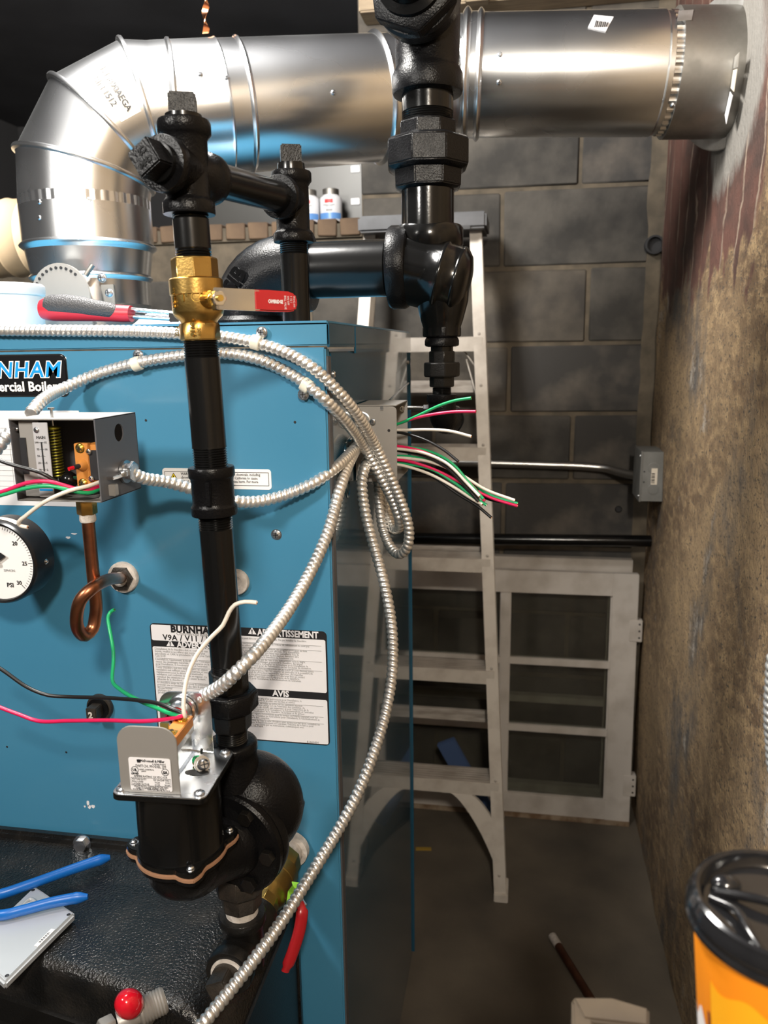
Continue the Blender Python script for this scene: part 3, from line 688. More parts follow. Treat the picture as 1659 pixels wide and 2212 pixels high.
one(obox(pY(236, 655, fy_-DR-.002), X_*.011, Y_*.002, Z_*.028), 'strap', 'galv_dull', vf, bevel=.0008); screw(pY(236, 633, fy_-DR-.004), -Y_, .006, vf)
screw(pY(220, 600, fy_-DR+.005), -Y_, .006, vf)
# damper quadrant plate
dq = thing('damper_plate', 'grey half-round damper plate with a row of holes', 'damper', (fx-.03, 1.13, BZ))
qc = pY(131, 640, 1.13); qr = .049
pts = [(qc.x-qr, 1.13, BZ)]+[(qc.x-qr*math.cos(math.radians(a)), 1.13, qc.z+qr*math.sin(math.radians(a))) for a in range(0, 181, 9)]+[(qc.x+qr, 1.13, BZ)]
one(prism(pts, (0, .003, 0)), 'plate', 'zinc_grey', dq, bevel=.0006)
for k in range(10):
    a = math.radians(28+k*11.5); p = qc+V((-math.cos(a)*qr*.86, 1.1298-qc.y, math.sin(a)*qr*.86)); p.y = 1.1297
    one(lathe(p, -Y_, [(.0026, 0), (.0022, .0004)], 12), 'hole', 'ink', dq)
one(tube([pY(185, 595, 1.145), pY(200, 572, 1.15)], .004, 12), 'lever_rod', 'galv_dull', dq)
one(box(qc.x-.02, qc.x+.02, 1.133, 1.155, BZ, BZ+.006), 'foot', 'zinc_grey', dq, bevel=.001)

# ================================================================== BIG SUPPLY PIPING (behind)
PY = 1.17
bz = 1.5165; evx = -.413; bend = .066
e1 = thing('pipe_elbow', 'large black cast elbow rising from boiler top', 'pipe fitting', (evx, PY, BZ))
ep = [V((evx, PY, BZ)), V((evx, PY, bz-bend))]+[V((evx+bend-bend*math.cos(a), PY, bz-bend+bend*math.sin(a))) for a in [math.radians(10*i) for i in range(1, 10)]]+[V((evx+bend+.02, PY, bz))]
one(tube(ep, .053, 40), 'elbow_body', 'black_cast', e1, smooth=60)
one(lathe((evx+bend+.014, PY, bz), X_, [(.052, 0), (.059, .003), (.060, .016), (.058, .020), (.043, .022)], 40), 'collar', 'black_cast', e1)
one(lathe((evx, PY, BZ), Z_, [(.060, 0), (.060, .012), (.054, .018)], 40), 'collar', 'black_cast', e1)
nrm = V((-.35, -.94, .1)).normalized()
text('SIB', .030, V((evx-.004, PY-.054, bz-.036)), V((.62, -.12, .78)), V((-.78, .05, .62)), 'black_smooth', e1, 'LEFT', .0012, .0012)
bp_ = thing('supply_pipe', 'thick black horizontal pipe between the two large fittings', 'pipe', (-.27, PY, bz-.04))
one(lathe((evx+bend+.03, PY, bz), X_, [(.0405, 0), (.0405, .118)]+[(r, h) for r, h in thread(.0408, .118, .150, .003, .0016)]+[(.0405, .155)], 44), 'pipe_wall', 'black_pipe', bp_, smooth=30)
# swept tee
vx = -.1385; cx = evx+bend+.03+.135
tee = thing('swept_tee', 'large black tee joining horizontal pipe, riser and drop', 'pipe fitting', (vx, PY, 1.42))
dx = -.1175
ta = V((cx, PY-.004, bz)); td = V((1, -.04, -.26)).normalized()
one(lathe(ta, td, [(.0485, 0), (.0490, .04), (.0500, .062), (.0525, .064), (.0535, .067), (.0525, .070), (.0500, .072), (.0480, .088), (.0490, .089), (.0492, .092), (.0465, .096), (.0380, .103), (.0240, .107), (.002, .109)], 48), 'sweep_body', 'black_smooth', tee, smooth=50)
one(lathe((cx-.012, PY, bz), X_, [(.041, -.002), (.056, 0), (.0585, .004), (.0585, .022), (.056, .027), (.049, .030)], 44), 'branch_collar', 'black_cast', tee)
one(lathe((vx, PY+.012, bz-.035), Z_, [(.047, 0), (.047, .060), (.050, .066), (.050, .088), (.047, .092), (.037, .094)], 44), 'run_body', 'black_smooth', tee)
one(lathe((dx, PY-.006, bz-.020), -Z_, [(.040, 0), (.038, .030), (.031, .056), (.0275, .066), (.0275, .078)], 36), 'outlet', 'black_smooth', tee)
# riser above tee: nipple, union, nipple, top fitting
def zat(y, yy=PY): return pY(925, y, yy).z
rs = thing('riser_pipe', 'thick black pipe between the swept tee and the big union', 'pipe', (vx, PY, zat(512)))
vxx = lambda y: V((vx, PY, zat(y)))
one(lathe(vxx(518), Z_, [(.0375, 0), (.0375, zat(408)-zat(518))], 44), 'pipe_wall', 'black_smooth', rs)
un = thing('pipe_union', 'big black octagonal union on the thick riser', 'pipe fitting', vxx(415))
def seg(y0, y1): return zat(y1)-zat(y0)
one(lathe(vxx(412), Z_, [(.042, 0), (.0495, .003), (.0505, seg(412, 358))], 8, phase=math.pi/8+.15), 'lower_body', 'black_cast', un, bevel=.0015)
one(lathe(vxx(372), Z_, [(.052, 0), (.0605, .006), (.0605, seg(372, 308)), (.054, seg(372, 300))], 8, phase=math.pi/8+.15), 'nut', 'black_cast', un, bevel=.0015)
one(lathe(vxx(305), Z_, [(.0415, 0), (.0415, seg(305, 268)), (.038, seg(305, 264))], 8, phase=math.pi/8+.15), 'upper_body', 'black_cast', un, bevel=.0012)
rn = thing('riser_nipple', 'short black threaded nipple above the big union', 'pipe', vxx(266))
L_ = seg(268, 190)
one(lathe(vxx(268), Z_, [(.035, 0)]+thread(.0362, .0, .014, .003, .0014)+[(.036, .0145), (.036, L_-.010)]+thread(.0362, L_-.010, L_, .003, .0014), 40), 'pipe_wall', 'black_smooth', rn, smooth=25)
tf = thing('top_tee', 'large black tee with hex bushing facing the viewer at the top', 'pipe fitting', vxx(205))
zc = zat(52)
one(lathe(vxx(208), Z_, [(.037, 0), (.0475, .002), (.049, .006), (.049, .026), (.046, .032), (.044, .036), (.0445, .075), (.046, .14), (.049, .15), (.049, .20)], 44), 'run_body', 'black_cast', tf)
bcz = zc+.012; bdir = V((-.10, -1, .06)).normalized(); bc = V((vx, PY, bcz))
one(lathe(bc, bdir, [(.045, 0), (.045, .030), (.047, .040), (.056, .046), (.057, .066), (.054, .070), (.045, .071)], 44), 'branch_body', 'black_cast', tf)
one(lathe(bc+bdir*.068, bdir, [(.046, 0), (.060, .002), (.061, .022), (.054, .026), (.040, .027)], 6, ref=Z_, phase=.15), 'hex_bushing', 'black_cast', tf, bevel=.0015)
one(lathe(bc+bdir*.090, bdir, [(.044, 0), (.044, .012), (.034, .016), (.034, .05)], 40), 'plug', 'black_smooth', tf)
# drop below tee
dp = thing('drop_union', 'black hex bushing and union on the drop under the tee', 'pipe fitting', V((dx, PY-.006, pY(960, 845, PY).z)))
zq = lambda y: pY(960, y, PY-.006).z
one(lathe((dx, PY-.006, zq(728)), Z_, [(.026, 0), (.0285, .001), (.0285, zq(707)-zq(728)), (.027, zq(704)-zq(728))], 8, phase=.2), 'bushing', 'black_cast', dp, bevel=.001)
one(lathe((dx, PY-.006, zq(749)), Z_, [(.020, 0), (.0255, .0015), (.0255, zq(734)-zq(749)), (.022, zq(726)-zq(749))], 8, phase=.2), 'bushing', 'black_cast', dp, bevel=.001)
one(lathe((dx, PY-.006, zq(762)), Z_, [(.0165, 0), (.0165, zq(745)-zq(762))], 24), 'nipple', 'black_smooth', dp)
one(hexa((dx, PY-.006, zq(786)), Z_, .0192, zq(758)-zq(786), 8, phase=.25), 'union_top', 'black_fine', dp, bevel=.0006)
one(hexa((dx, PY-.006, zq(814)), Z_, .0268, zq(782)-zq(814), 8, phase=.25), 'union_nut', 'black_fine', dp, bevel=.0008)
one(hexa((dx, PY-.006, zq(836)), Z_, .0185, zq(812)-zq(836), 8, phase=.25), 'union_base', 'black_fine', dp, bevel=.0006)
zb = zq(858)
one(lathe((dx, PY-.006, zb), Z_, [(.0138, 0)]+thread(.0142, .0, zq(836)-zb, .0022, .001), 24), 'nipple', 'black_pipe', dp, smooth=20)
de = thing('drop_elbow', 'small black elbow at the foot of the drop, pointing back', 'pipe fitting', (dx, PY-.006, zq(925)))
one(tube(spline([(dx, PY-.006, zb), (dx+.001, PY-.006, zb-.022), (dx+.003, PY+.004, zb-.034), (dx+.006, PY+.034, zb-.038), (dx+.006, PY+.06, zb-.038)], .003), .0205, 28), 'elbow_body', 'black_cast', de, smooth=60)
one(lathe((dx, PY-.006, zb+.004), -Z_, [(.015, -.001), (.0222, 0), (.0226, .010), (.0205, .013)], 28), 'collar', 'black_cast', de)
one(lathe((dx+.006, PY+.06, zb-.038), Y_, [(.023, -.012), (.023, 0), (.014, .001), (.0135, .10)], 24), 'stub', 'black_pipe', de)
tb = thing('copper_tube_stub', 'thin bright tube reaching the drop elbow from the boiler', 'tube', V((-.17, PY+.02, zq(885))))
one(tube([V((BX-.002, 1.20, zq(884))), V((dx-.012, 1.185, zq(884)))], .0032, 12), 'tube_wall', 'chrome', tb); one(hexa((dx-.030, 1.184, zq(884)), X_, .006, .012), 'nut', 'chrome', tb)

# ================================================================== FRONT RISER AND FITTINGS
CX, CY = -.3005, .72
def zc_(x, y): return pY(x, y, CY).z
R1 = .0167
zn_b, zn_t = zc_(412, 560), zc_(410, 458)          # nipple under the cross
v_t, v_b = zc_(420, 557), zc_(430, 736)            # brass valve
c_t, c_b = zc_(460, 1008), zc_(466, 1112)          # coupling
u_t = zc_(497, 1455)
OFF = lambda z: V((CX-.0068*(z-1.26)/.30, CY, z))  # the riser leans a little
def lean(z0, z1): return (OFF(z1)-OFF(z0)).normalized()
rp = thing('riser_pipe', 'glossy black pipe from brass valve down to the coupling', 'pipe', OFF(c_t))
L_ = v_b-c_t+.012
one(lathe(OFF(c_t-.006), lean(c_t, v_b), [(R1-.001, 0)]+thread(R1+.0002, .001, .026)+[(R1, .027), (R1, L_-.022)]+thread(R1+.0002, L_-.022, L_), 36), 'pipe_wall', 'black_pipe', rp, smooth=25)
rp2 = thing('riser_pipe', 'glossy black pipe from coupling down to the lower union', 'pipe', OFF(u_t))
L_ = c_b-u_t+.010
one(lathe(OFF(u_t-.006), lean(u_t, c_b), [(R1-.001, 0)]+thread(R1+.0002, .001, .018)+[(R1, .019), (R1, L_-.018)]+thread(R1+.0002, L_-.018, L_), 36), 'pipe_wall', 'black_pipe', rp2, smooth=25)
cpl = thing('pipe_coupling', 'black banded coupling halfway down the front riser', 'pipe fitting', OFF(c_b))
L_ = c_t-c_b
one(lathe(OFF(c_b), lean(c_b, c_t), [(R1, 0), (.0225, .0005), (.0228, .002), (.0228, .009), (.0212, .011), (.0208, .013), (.0208, L_-.012), (.0222, L_-.010), (.0228, L_-.009), (.0228, L_-.002), (.0220, L_), (R1, L_)], 36), 'body', 'black_cast', cpl)
one(obox(OFF((c_t+c_b)/2)+V((.004, -.0205, 0)), X_*.0028, Y_*.0022, Z_*(L_/2-.012)), 'rib', 'black_cast', cpl, bevel=.001)
# brass valve
bv = thing('ball_valve', 'brass ball valve with red lever on the front riser', 'valve', OFF(v_b))
bv_ax = lean(v_b, v_t)
hB = lambda y: (zc_(425, y)-v_b)
ph = .35
one(lathe(OFF(v_b), bv_ax, [(.0182, 0), (.0192, .0008), (.0192, hB(698)-.001), (.0184, hB(698))], 8, phase=ph), 'hex_end', 'brass', bv, bevel=.0006)
text('9118', .0062, OFF(v_b+.004)+V((.003, -.0193, 0)), Z_, -X_, 'brass_bright', bv, bold=.0003, ext=.0003); text('600', .0050, OFF(v_b+.004)+V((.009, -.0190, 0)), Z_, -X_, 'brass_bright', bv, ext=.0003); text('2222', .0045, OFF(v_b+.004)+V((-.0145, -.0160, 0)), Z_, -X_, 'brass_bright', bv, bold=.0002, ext=.0003)
bdy = one(lathe(OFF(v_b+hB(698)), bv_ax, [(.0168, 0), (.0178, .002), (.0226, .0065), (.0240, .0105), (.0240, hB(637)-hB(698)-.001), (.0250, hB(637)-hB(698)), (.0250, hB(605)-hB(698)), (.0238, hB(602)-hB(698)), (.0200, hB(600)-hB(698))], 40), 'body', 'brass', bv)
one(lathe(OFF(v_b+hB(603)), bv_ax, [(.0218, 0), (.0218, hB(560)-hB(603)), (.0205, hB(557)-hB(603))], 8, phase=ph), 'hex_end', 'brass', bv, bevel=.0006)
zm = v_b+hB(652)
text('1"', .0085, OFF(zm)+V((-.0022, -.0243, -.0005)), V((1, .05, 0)), Z_, 'brass_bright', bdy, 'CENTER', .0003, .0004)
one(lathe(OFF(zm+.003)+V((.0085, -.0222, 0)), V((.35, -.93, 0)), [(.0048, 0), (.0048, .0006), (.0042, .0006), (.0042, 0)], 24, cap=False), 'mark_ring', 'brass_bright', bdy)
text('UL', .0042, OFF(zm+.0015)+V((.0062, -.0234, 0)), V((.93, .35, 0)), Z_, 'brass_bright', bdy, 'LEFT', .0002, .0003)
text('600WOG', .0045, OFF(zm+.012)+V((-.0150, -.0196, 0)), -Z_, V((.75, -.6, 0)), 'brass_bright', bdy, 'LEFT', .0002, .0004)
sd = V((.76, -.65, 0)).normalized(); s0 = OFF(v_b+hB(650))+sd*.019
one(lathe(s0, sd, [(.0095, 0), (.0085, .006), (.0078, .010), (.0078, .016)], 24), 'bonnet', 'brass', bv)
one(hexa(s0+sd*.011, sd, .0082, .006), 'packing_nut', 'brass_bright', bv)
nb = s0+sd*.017
one(obox(nb+Z_*-.002, sd*.0045, Y_*.005, Z_*.0085), 'stop_bracket', 'chrome', bv, bevel=.001)
one(hexa(nb+sd*.003, sd, .0072, .005), 'lever_nut', 'chrome', bv); one(lathe(nb+sd*.008, sd, [(.0030, 0), (.0030, .0025)], 14), 'stem', 'brass_bright', bv)
# lever : runs right (and slightly back), sheet metal with red grip
l0 = nb+V((.002, .0, 0)); l1 = pY(640, 653, .755)
lvd = (l1-l0).normalized()
one(beam_(l0-lvd*.004, l0.lerp(l1, .52), .0195, .0028, Z_), 'lever', 'chrome', bv, bevel=.0008)
gp = l0.lerp(l1, .44); 
n_ = lvd.cross(Z_).normalized()
gpts = []
for tt, hh in ((0, .0095), (.35, .0100), (.8, .0095), (.95, .0080), (1.0, .0045)): gpts.append((tt, hh))
poly = [gp.lerp(l1, t_)+Z_*(h_+ (0 if t_ < .9 else -.0005)) for t_, h_ in gpts]+[gp.lerp(l1, t_)-Z_*h_ for t_, h_ in reversed(gpts)]
lg = one(prism([p-n_*.0028 for p in poly], n_*.0056), 'grip', 'red', bv, bevel=.0015)
if n_.y > 0: n_ = -n_
lo_ = gp.lerp(l1, .30)+n_*.0031
text('CAMBRIDGE', .0046, lo_-Z_*.002, lvd, Z_, 'sticker', lg, bold=.0002, sx=.62, res=1); 
for i, s in enumerate(('BALL VALVE', 'ON OFF', '0 1/2 1', 'WOG 600')): text(s, .0030, gp.lerp(l1, .68+.07*i)+n_*.0031+Z_*.0055, -Z_, lvd, 'sticker', lg, res=1, sx=.8)
# nipple and cross
np_ = thing('pipe_nipple', 'short black nipple between brass valve and cross fitting', 'pipe', OFF(v_t))
L_ = zn_t-v_t+.008
one(lathe(OFF(v_t-.003), bv_ax, [(R1, 0)]+thread(R1+.0002, .001, .010)+[(R1, .011), (R1, L_-.012)]+thread(R1+.0002, L_-.012, L_), 36), 'pipe_wall', 'black_pipe', np_, smooth=25)
z_c = zc_(402, 372); XC = OFF(z_c)
T2 = V((-.2690, .930, z_c+.010))                       # second tee on the branch
bd = (T2-XC).normalized(); bd_h = V((bd.x, bd.y, 0)).normalized()
cr_ = thing('pipe_cross', 'black cast cross fitting with two square plugs on top of front riser', 'pipe fitting', XC-Z_*.045)
zt_, zb_ = zc_(400, 262), zc_(408, 466)
cb = MB().add(lathe(XC+V((0, 0, zb_-z_c)), Z_, [(R1, 0), (.0235, .0006), (.0240, .002), (.0240, .011), (.0220, .013), (.0200, .016), (.0200, zt_-zb_-.016), (.0220, zt_-zb_-.013), (.0240, zt_-zb_-.011), (.0240, zt_-zb_-.002), (.0232, zt_-zb_), (.0150, zt_-zb_)], 36))
cb.add(lathe(XC-bd_h*.040, bd_h, [(.0150, 0), (.0235, .0006), (.0240, .002), (.0240, .011), (.0220, .013), (.0200, .016), (.0200, .064), (.0220, .067), (.0240, .069), (.0240, .078), (.0235, .080), (R1, .080)], 36))
cb.build('body', 'black_cast', cr_, smooth=50)
pt = XC+V((0, 0, zt_-z_c))
one(lathe(pt, Z_, [(.0165, 0), (.0165, .005), (.012, .006)], 28), 'plug_thread', 'black_pipe', cr_)
r45 = V((math.cos(.35), math.sin(.35), 0)); r45b = V((-math.sin(.35), math.cos(.35), 0))
one(obox(pt+Z_*.013, r45*.0122, r45b*.0122, Z_*.009), 'square_plug', 'black_cast', cr_, bevel=.0014)
pf = XC-bd_h*.040
one(lathe(pf, -bd_h, [(.0168, 0), (.0168, .005), (.012, .006)], 28), 'plug_thread', 'black_pipe', cr_)
pw = Z_.cross(bd_h).normalized(); pr1 = (Z_*math.cos(.55)+pw*math.sin(.55)); pr2 = (-Z_*math.sin(.55)+pw*math.cos(.55))
fp = one(obox(pf-bd_h*.014, pr1*.0122, pr2*.0122, bd_h*.010), 'square_plug', 'black_cast', cr_, bevel=.0014)
text('CS', .0075, pf-bd_h*.0243-pr2*.007+pr1*.002, pr2, pr1, 'black_smooth', fp, 'LEFT', .0004, .0004); text('CHN', .006, pf-bd_h*.0243-pr2*.007-pr1*.007, pr2, pr1, 'black_smooth', fp, 'LEFT', .0004, .0004)
br = thing('branch_pipe', 'black pipe running back from cross fitting to the rear tee', 'pipe', (XC+T2)/2-Z_*.017)
one(lathe(XC+bd*.036, bd, [(R1, 0)]+thread(R1+.0002, .001, .006)+[(R1, .007), (R1, (T2-XC).length-.058)], 32), 'pipe_wall', 'black_pipe', br, smooth=25)
t3 = thing('pipe_tee', 'black cast tee with square plug behind the red lever', 'pipe fitting', T2-Z_*.05)
zt2, zb2 = pY(625, 372, T2.y).z, pY(637, 525, T2.y).z
tb_ = MB().add(lathe((T2.x, T2.y, zb2), Z_, [(R1, 0), (.0230, .0006), (.0236, .002), (.0236, .010), (.0215, .012), (.0195, .015), (.0195, zt2-zb2-.015), (.0215, zt2-zb2-.012), (.0232, zt2-zb2-.010), (.0232, zt2-zb2-.002), (.0225, zt2-zb2), (.015, zt2-zb2)], 34))
tb_.add(lathe(T2-bd*.036, bd, [(R1, 0), (.0232, .0006), (.0238, .002), (.0238, .010), (.0215, .012), (.0195, .015), (.0195, .030)], 34)).build('body', 'black_cast', t3, smooth=50)
one(lathe((T2.x, T2.y, zt2), Z_, [(.0160, 0), (.0160, .005), (.0155, .009), (.011, .010)], 28), 'plug_thread', 'black_pipe', t3)
one(obox((T2.x, T2.y, zt2+.018), r45*.0118, r45b*.0118, Z_*.010), 'square_plug', 'black_cast', t3, bevel=.0014)
d3 = thing('drop_pipe', 'black pipe from the rear tee down into boiler top', 'pipe', (T2.x, T2.y, BZ))
one(lathe((T2.x, T2.y, BZ), Z_, [(R1, 0), (R1, zb2-BZ-.014)]+thread(R1+.0002, zb2-BZ-.013, zb2-BZ+.002), 32), 'pipe_wall', 'black_pipe', d3, smooth=25)

# ================================================================== LOW WATER CUT-OFF
UX = OFF(1.05).x
lw = thing('low_water_cutoff', 'black cast float body under the front riser with open switch box', 'water cutoff', (-.297, .70, .84))
lu = thing('pipe_union', 'black octagonal union between front riser and the float body', 'pipe fitting', (UX, CY, zc_(500, 1570)))
zu = lambda y: zc_(500, y)
one(lathe((UX, CY, zu(1490)), Z_, [(.0190, 0), (.0205, .0005), (.0205, zu(1448)-zu(1490)-.001), (.0195, zu(1448)-zu(1490)), (R1, zu(1447)-zu(1490))], 8, phase=.3), 'tail_piece', 'black_fine', lu, bevel=.0006)
one(lathe((UX, CY, zu(1536)), Z_, [(.0225, 0), (.0298, .005), (.0298, zu(1492)-zu(1536)-.002), (.0275, zu(1490)-zu(1536)), (.021, zu(1489)-zu(1536))], 8, phase=.3), 'nut', 'black_cast', lu, bevel=.001)
one(lathe((UX, CY, zu(1572)), Z_, [(.0195, 0), (.0215, .002), (.0225, zu(1530)-zu(1572))], 8, phase=.3), 'base', 'black_fine', lu, bevel=.0008)
z_bt = zc_(508, 1612)
one(lathe((UX, CY, z_bt-.004), Z_, [(R1, 0)]+thread(R1, .002, zu(1570)-z_bt+.004), 30), 'close_nipple', 'black_pipe', lu, smooth=20)
# bowl
BCx = V((-.284, .735, .912))
bl = MB().add(sphere(BCx, .058, .050, .060, 36, 22))
bl.add(lathe((UX, CY, z_bt-.040), Z_, [(.030, 0), (.026, .025), (.0250, .034), (.0262, .036), (.0262, .044), (.024, .047), (.018, .047)], 32))
bl.add(lathe(BCx+V((.010, .010, -.014)), V((1, .15, -.55)), [(.040, 0), (.036, .026), (.028, .037), (.014, .041)], 28))
bl.add(lathe(BCx+V((-.004, -.002, -.035)), -Z_, [(.034, 0), (.026, .016), (.026, .026)], 28))
bl.build('float_bowl', 'black_cast', lw, smooth=55)
fd = V((-.20, -.97, -.05)).normalized()
fc_ = BCx+V((-.008, -.028, -.022))
one(lathe(fc_, fd, [(.050, -.014), (.0585, -.010), (.060, 0), (.0595, .003)], 44), 'bowl_flange', 'black_cast', lw)
one(lathe(fc_+fd*.003, fd, [(.0590, 0), (.0595, .008), (.057, .011), (.036, .012), (.034, .020), (.030, .026)], 44), 'head_flange', 'black_cast', lw)
a_, u_, w__ = basis(fd)
for k in range(6):
    an = math.radians(28+60*k); p = fc_+fd*.013+(u_*math.cos(an)+w__*math.sin(an))*.047
    bolt(p, fd, .0085, lw, 'black_fine', False, h=.0075)
# neck: horizontal tube then up to the switch housing
HX, HY = -.3215, .640
hz = lambda y: pY(380, y, HY).z
z_hf = hz(1835)
nk = spline([fc_+fd*.012, V((HX+.010, HY+.030, .895)), V((HX+.001, HY+.004, .902)), V((HX, HY, .925)), V((HX, HY, z_hf-.004))], .004)
one(tube(nk, [.034+.002*min(1, i/len(nk)*2) for i in range(len(nk))], 36), 'neck', 'black_cast', lw, smooth=60)
one(sphere((HX+.001, HY-.001, .905), .0365, .0365, .034, 32, 18), 'neck_bulb', 'black_cast', lw)
def lobed(z, h, grow=0., mt='black_fine', nm='flange'):
    pts = []
    for i in range(72):
        a = 2*math.pi*i/72; r = .0435+grow+.0105*max(0, math.cos(2*(a-math.radians(0))))**6*0
        d = min(abs((math.degrees(a)-q+180) % 360-180) for q in (30, 110, 192, 304)); r += .0115*max(0, 1-d/17.)**.6
        pts.append((HX+r*math.cos(a), HY+r*math.sin(a), z))
    return one(prism(pts, (0, 0, h)), nm, mt, lw, bevel=.0008)
lobed(z_hf-.004, .004, .0005, 'black_cast', 'neck_flange'); lobed(z_hf, .0042, .001, 'gasket', 'gasket'); lobed(z_hf+.0042, .0062, 0, 'black_smooth', 'housing_flange')
for q in (30, 110, 192, 304):
    a = math.radians(q); p = V((HX+.047*math.cos(a), HY+.047*math.sin(a), z_hf+.0104)); screw(p, Z_, .0034, lw, h=.003)
z_pl = hz(1668)
one(lathe((HX, HY, z_hf+.010), Z_, [(.0415, 0), (.0405, .002), (.0405, z_pl-z_hf-.016), (.0415, z_pl-z_hf-.0105)], 44), 'switch_housing', 'black_smooth', lw)
# square base plate with black rim
ang = math.radians(3); ex = V((math.cos(ang), math.sin(ang), 0)); ey = V((-math.sin(ang), math.cos(ang), 0))
PC = V((HX-.002, HY+.002, z_pl)); PH = .0455
def plate_pts(h, r, z, c=PC):
    out = []
    for sx, sy, a0 in ((1, 1, 0), (-1, 1, 90), (-1, -1, 180), (1, -1, 270)):
        for i in range(5):
            a = math.radians(a0+22.5*i); out.append(c+ex*(sx*(h-r)+r*math.cos(a))+ey*(sy*(h-r)+r*math.sin(a))+Z_*z)
    return out
one(prism(plate_pts(PH, .008, -.006), Z_*.005), 'housing_rim', 'black_smooth', lw, bevel=.0006)
one(prism(plate_pts(PH-.0005, .008, -.001), Z_*.0016), 'base_plate', 'zinc', lw, bevel=.0003)
for sx, sy in ((1, 1), (-1, -1), (1, -1), (-1, 1)): screw(PC+ex*sx*(PH-.008)+ey*sy*(PH-.008)+Z_*.0006, Z_, .0052, lw, h=.003)
# front bracket with data label
def tomb(cx_, w2, h, yo, z0=.0006, r=None):
    r = r or w2*.55; c = PC+ex*cx_+ey*yo; out = [c+ex*-w2+Z_*z0, ]
    out = [c-ex*w2+Z_*z0, c+ex*w2+Z_*z0]
    for i in range(8): a = math.radians(90*i/7); out.append(c+ex*(w2-r+r*math.cos(a))+Z_*(h-r+r*math.sin(a)))
    for i in range(8): a = math.radians(90+90*i/7); out.append(c+ex*(-w2+r+r*math.cos(a))+Z_*(h-r+r*math.sin(a)))
    return out
bh = .0670
fbk = one(prism(tomb(-.008, .0285, bh, -PH+.005), ey*.0016), 'front_bracket', 'zinc_grey', lw, bevel=.0004)
lc = PC+ex*-.0065+ey*(-PH+.0046); lw2, l0_, l1_ = .0200, .0035, .0365
def lab_pt(x, z, d=0): return lc+ex*x+Z_*z-ey*d
rp_ = []
for cx2, cz2, a0 in ((1, 1, 0), (-1, 1, 90), (-1, -1, 180), (1, -1, 270)):
    for i in range(4):
        a = math.radians(a0+30*i); rp_.append(lab_pt(cx2*(lw2-.002)+.002*math.cos(a), (l1_-.002 if cz2 > 0 else l0_+.002)+.002*math.sin(a)))
one(prism(rp_, -ey*.0004), 'data_label', 'sticker', fbk, smooth=0)
def dl(s, x, z, size, al='CENTER', bold=0., **k): text(s, size, lab_pt(x, z, .0006), ex, Z_, 'ink', fbk, al, bold, res=1, **k)
dl('McDonnell & Miller', .003, .0325, .0034, bold=.0001, sx=.85); dl('a xylem brand', .009, .0302, .0022)
one(prism([lab_pt(-.0115, .0316, .0005), lab_pt(-.0085, .0316, .0005), lab_pt(-.0080, .0345, .0005), lab_pt(-.0100, .0350, .0005), lab_pt(-.0120, .0345, .0005)], -ey*.0002), 'emblem', 'ink', fbk, smooth=0)
dl('SWITCH, MODEL 2M', .001, .0270, .0040, sx=.8)
dl('UL', -.0145, .0228, .0036, bold=.0002); dl('LISTED', -.0145, .0195, .0024, bold=.0001); dl('LIMIT CONTROL', -.003, .0242, .0019); dl('268W', -.006, .0225, .0019); dl('SA', .0145, .0215, .0038, bold=.0002)
for cx2, cz2 in ((-.0145, .0240), (.0145, .0230)):
    one(lathe(lab_pt(cx2, cz2, .0003), -ey, [(.0036, 0), (.0036, .0003), (.0031, .0003), (.0031, 0)], 20, cap=False), 'mark_ring', 'ink', fbk)
dl('AMPERE RATING 120 VDC 0.5A', 0, .0170, .0027, sx=.86)
for i, (s, p_, q_) in enumerate((('MOTOR DUTY', '120 VAC', '240 VAC'), ('FULL LOAD', '10.2A', '5.1A'), ('LOCKED ROTOR', '61.2A', '30.6A'))):
    z = .0140-.0024*i; dl(s, -.018, z, .0025, 'LEFT', sx=.85); dl(p_, .006, z, .0025, sx=.85); dl(q_, .018, z, .0025, 'RIGHT', sx=.85)
dl('PILOT DUTY: 120VA@120/240 VAC', 0, .0068, .0025, sx=.85); dl('USE COPPER WIRE ONLY', 0, .0048, .0029, sx=.9); dl('354105 REV 9', -.018, .0039, .0018, 'LEFT'); dl('MORTON GROVE, IL, U.S.A.', .018, .0039, .0018, 'RIGHT')
for a, b in (((-.019, .0162), (.019, .0162)), ((-.019, .0086), (.019, .0086)), ((-.019, .0086), (-.019, .0162)), ((.019, .0086), (.019, .0162))):
    one(beam_(lab_pt(*a, .0005), lab_pt(*b, .0005), .0002, .0002, ey), 'rule', 'ink', fbk, smooth=0)
# rear bracket with conduit hole
one(prism(tomb(-.001, .0270, .0660, PH-.010), ey*.0016), 'rear_bracket', 'zinc', lw, bevel=.0004)
cxn = PC+ex*-.0035+ey*(PH-.011)+Z_*.0475; nd = -ey
one(lathe(cxn, nd, [(.0150, 0), (.0158, .001), (.0150, .004), (.0125, .0045), (.0125, .0015)], 16), 'lock_ring', 'zinc', lw)
one(lathe(cxn, nd, [(.0120, 0), (.0120, .014), (.0100, .015), (.0095, .004)], 28, cap=False), 'connector_throat', 'zinc', lw); one(lathe(cxn+nd*.003, nd, [(.0098, 0), (.0092, .010), (.0070, .0102), (.0066, 0)], 24), 'red_bushing', 'red', lw)
one(lathe(cxn, ey, [(.013, .002), (.013, .010), (.0095, .011), (.0095, .020)], 24), 'rear_connector', 'zinc', lw)
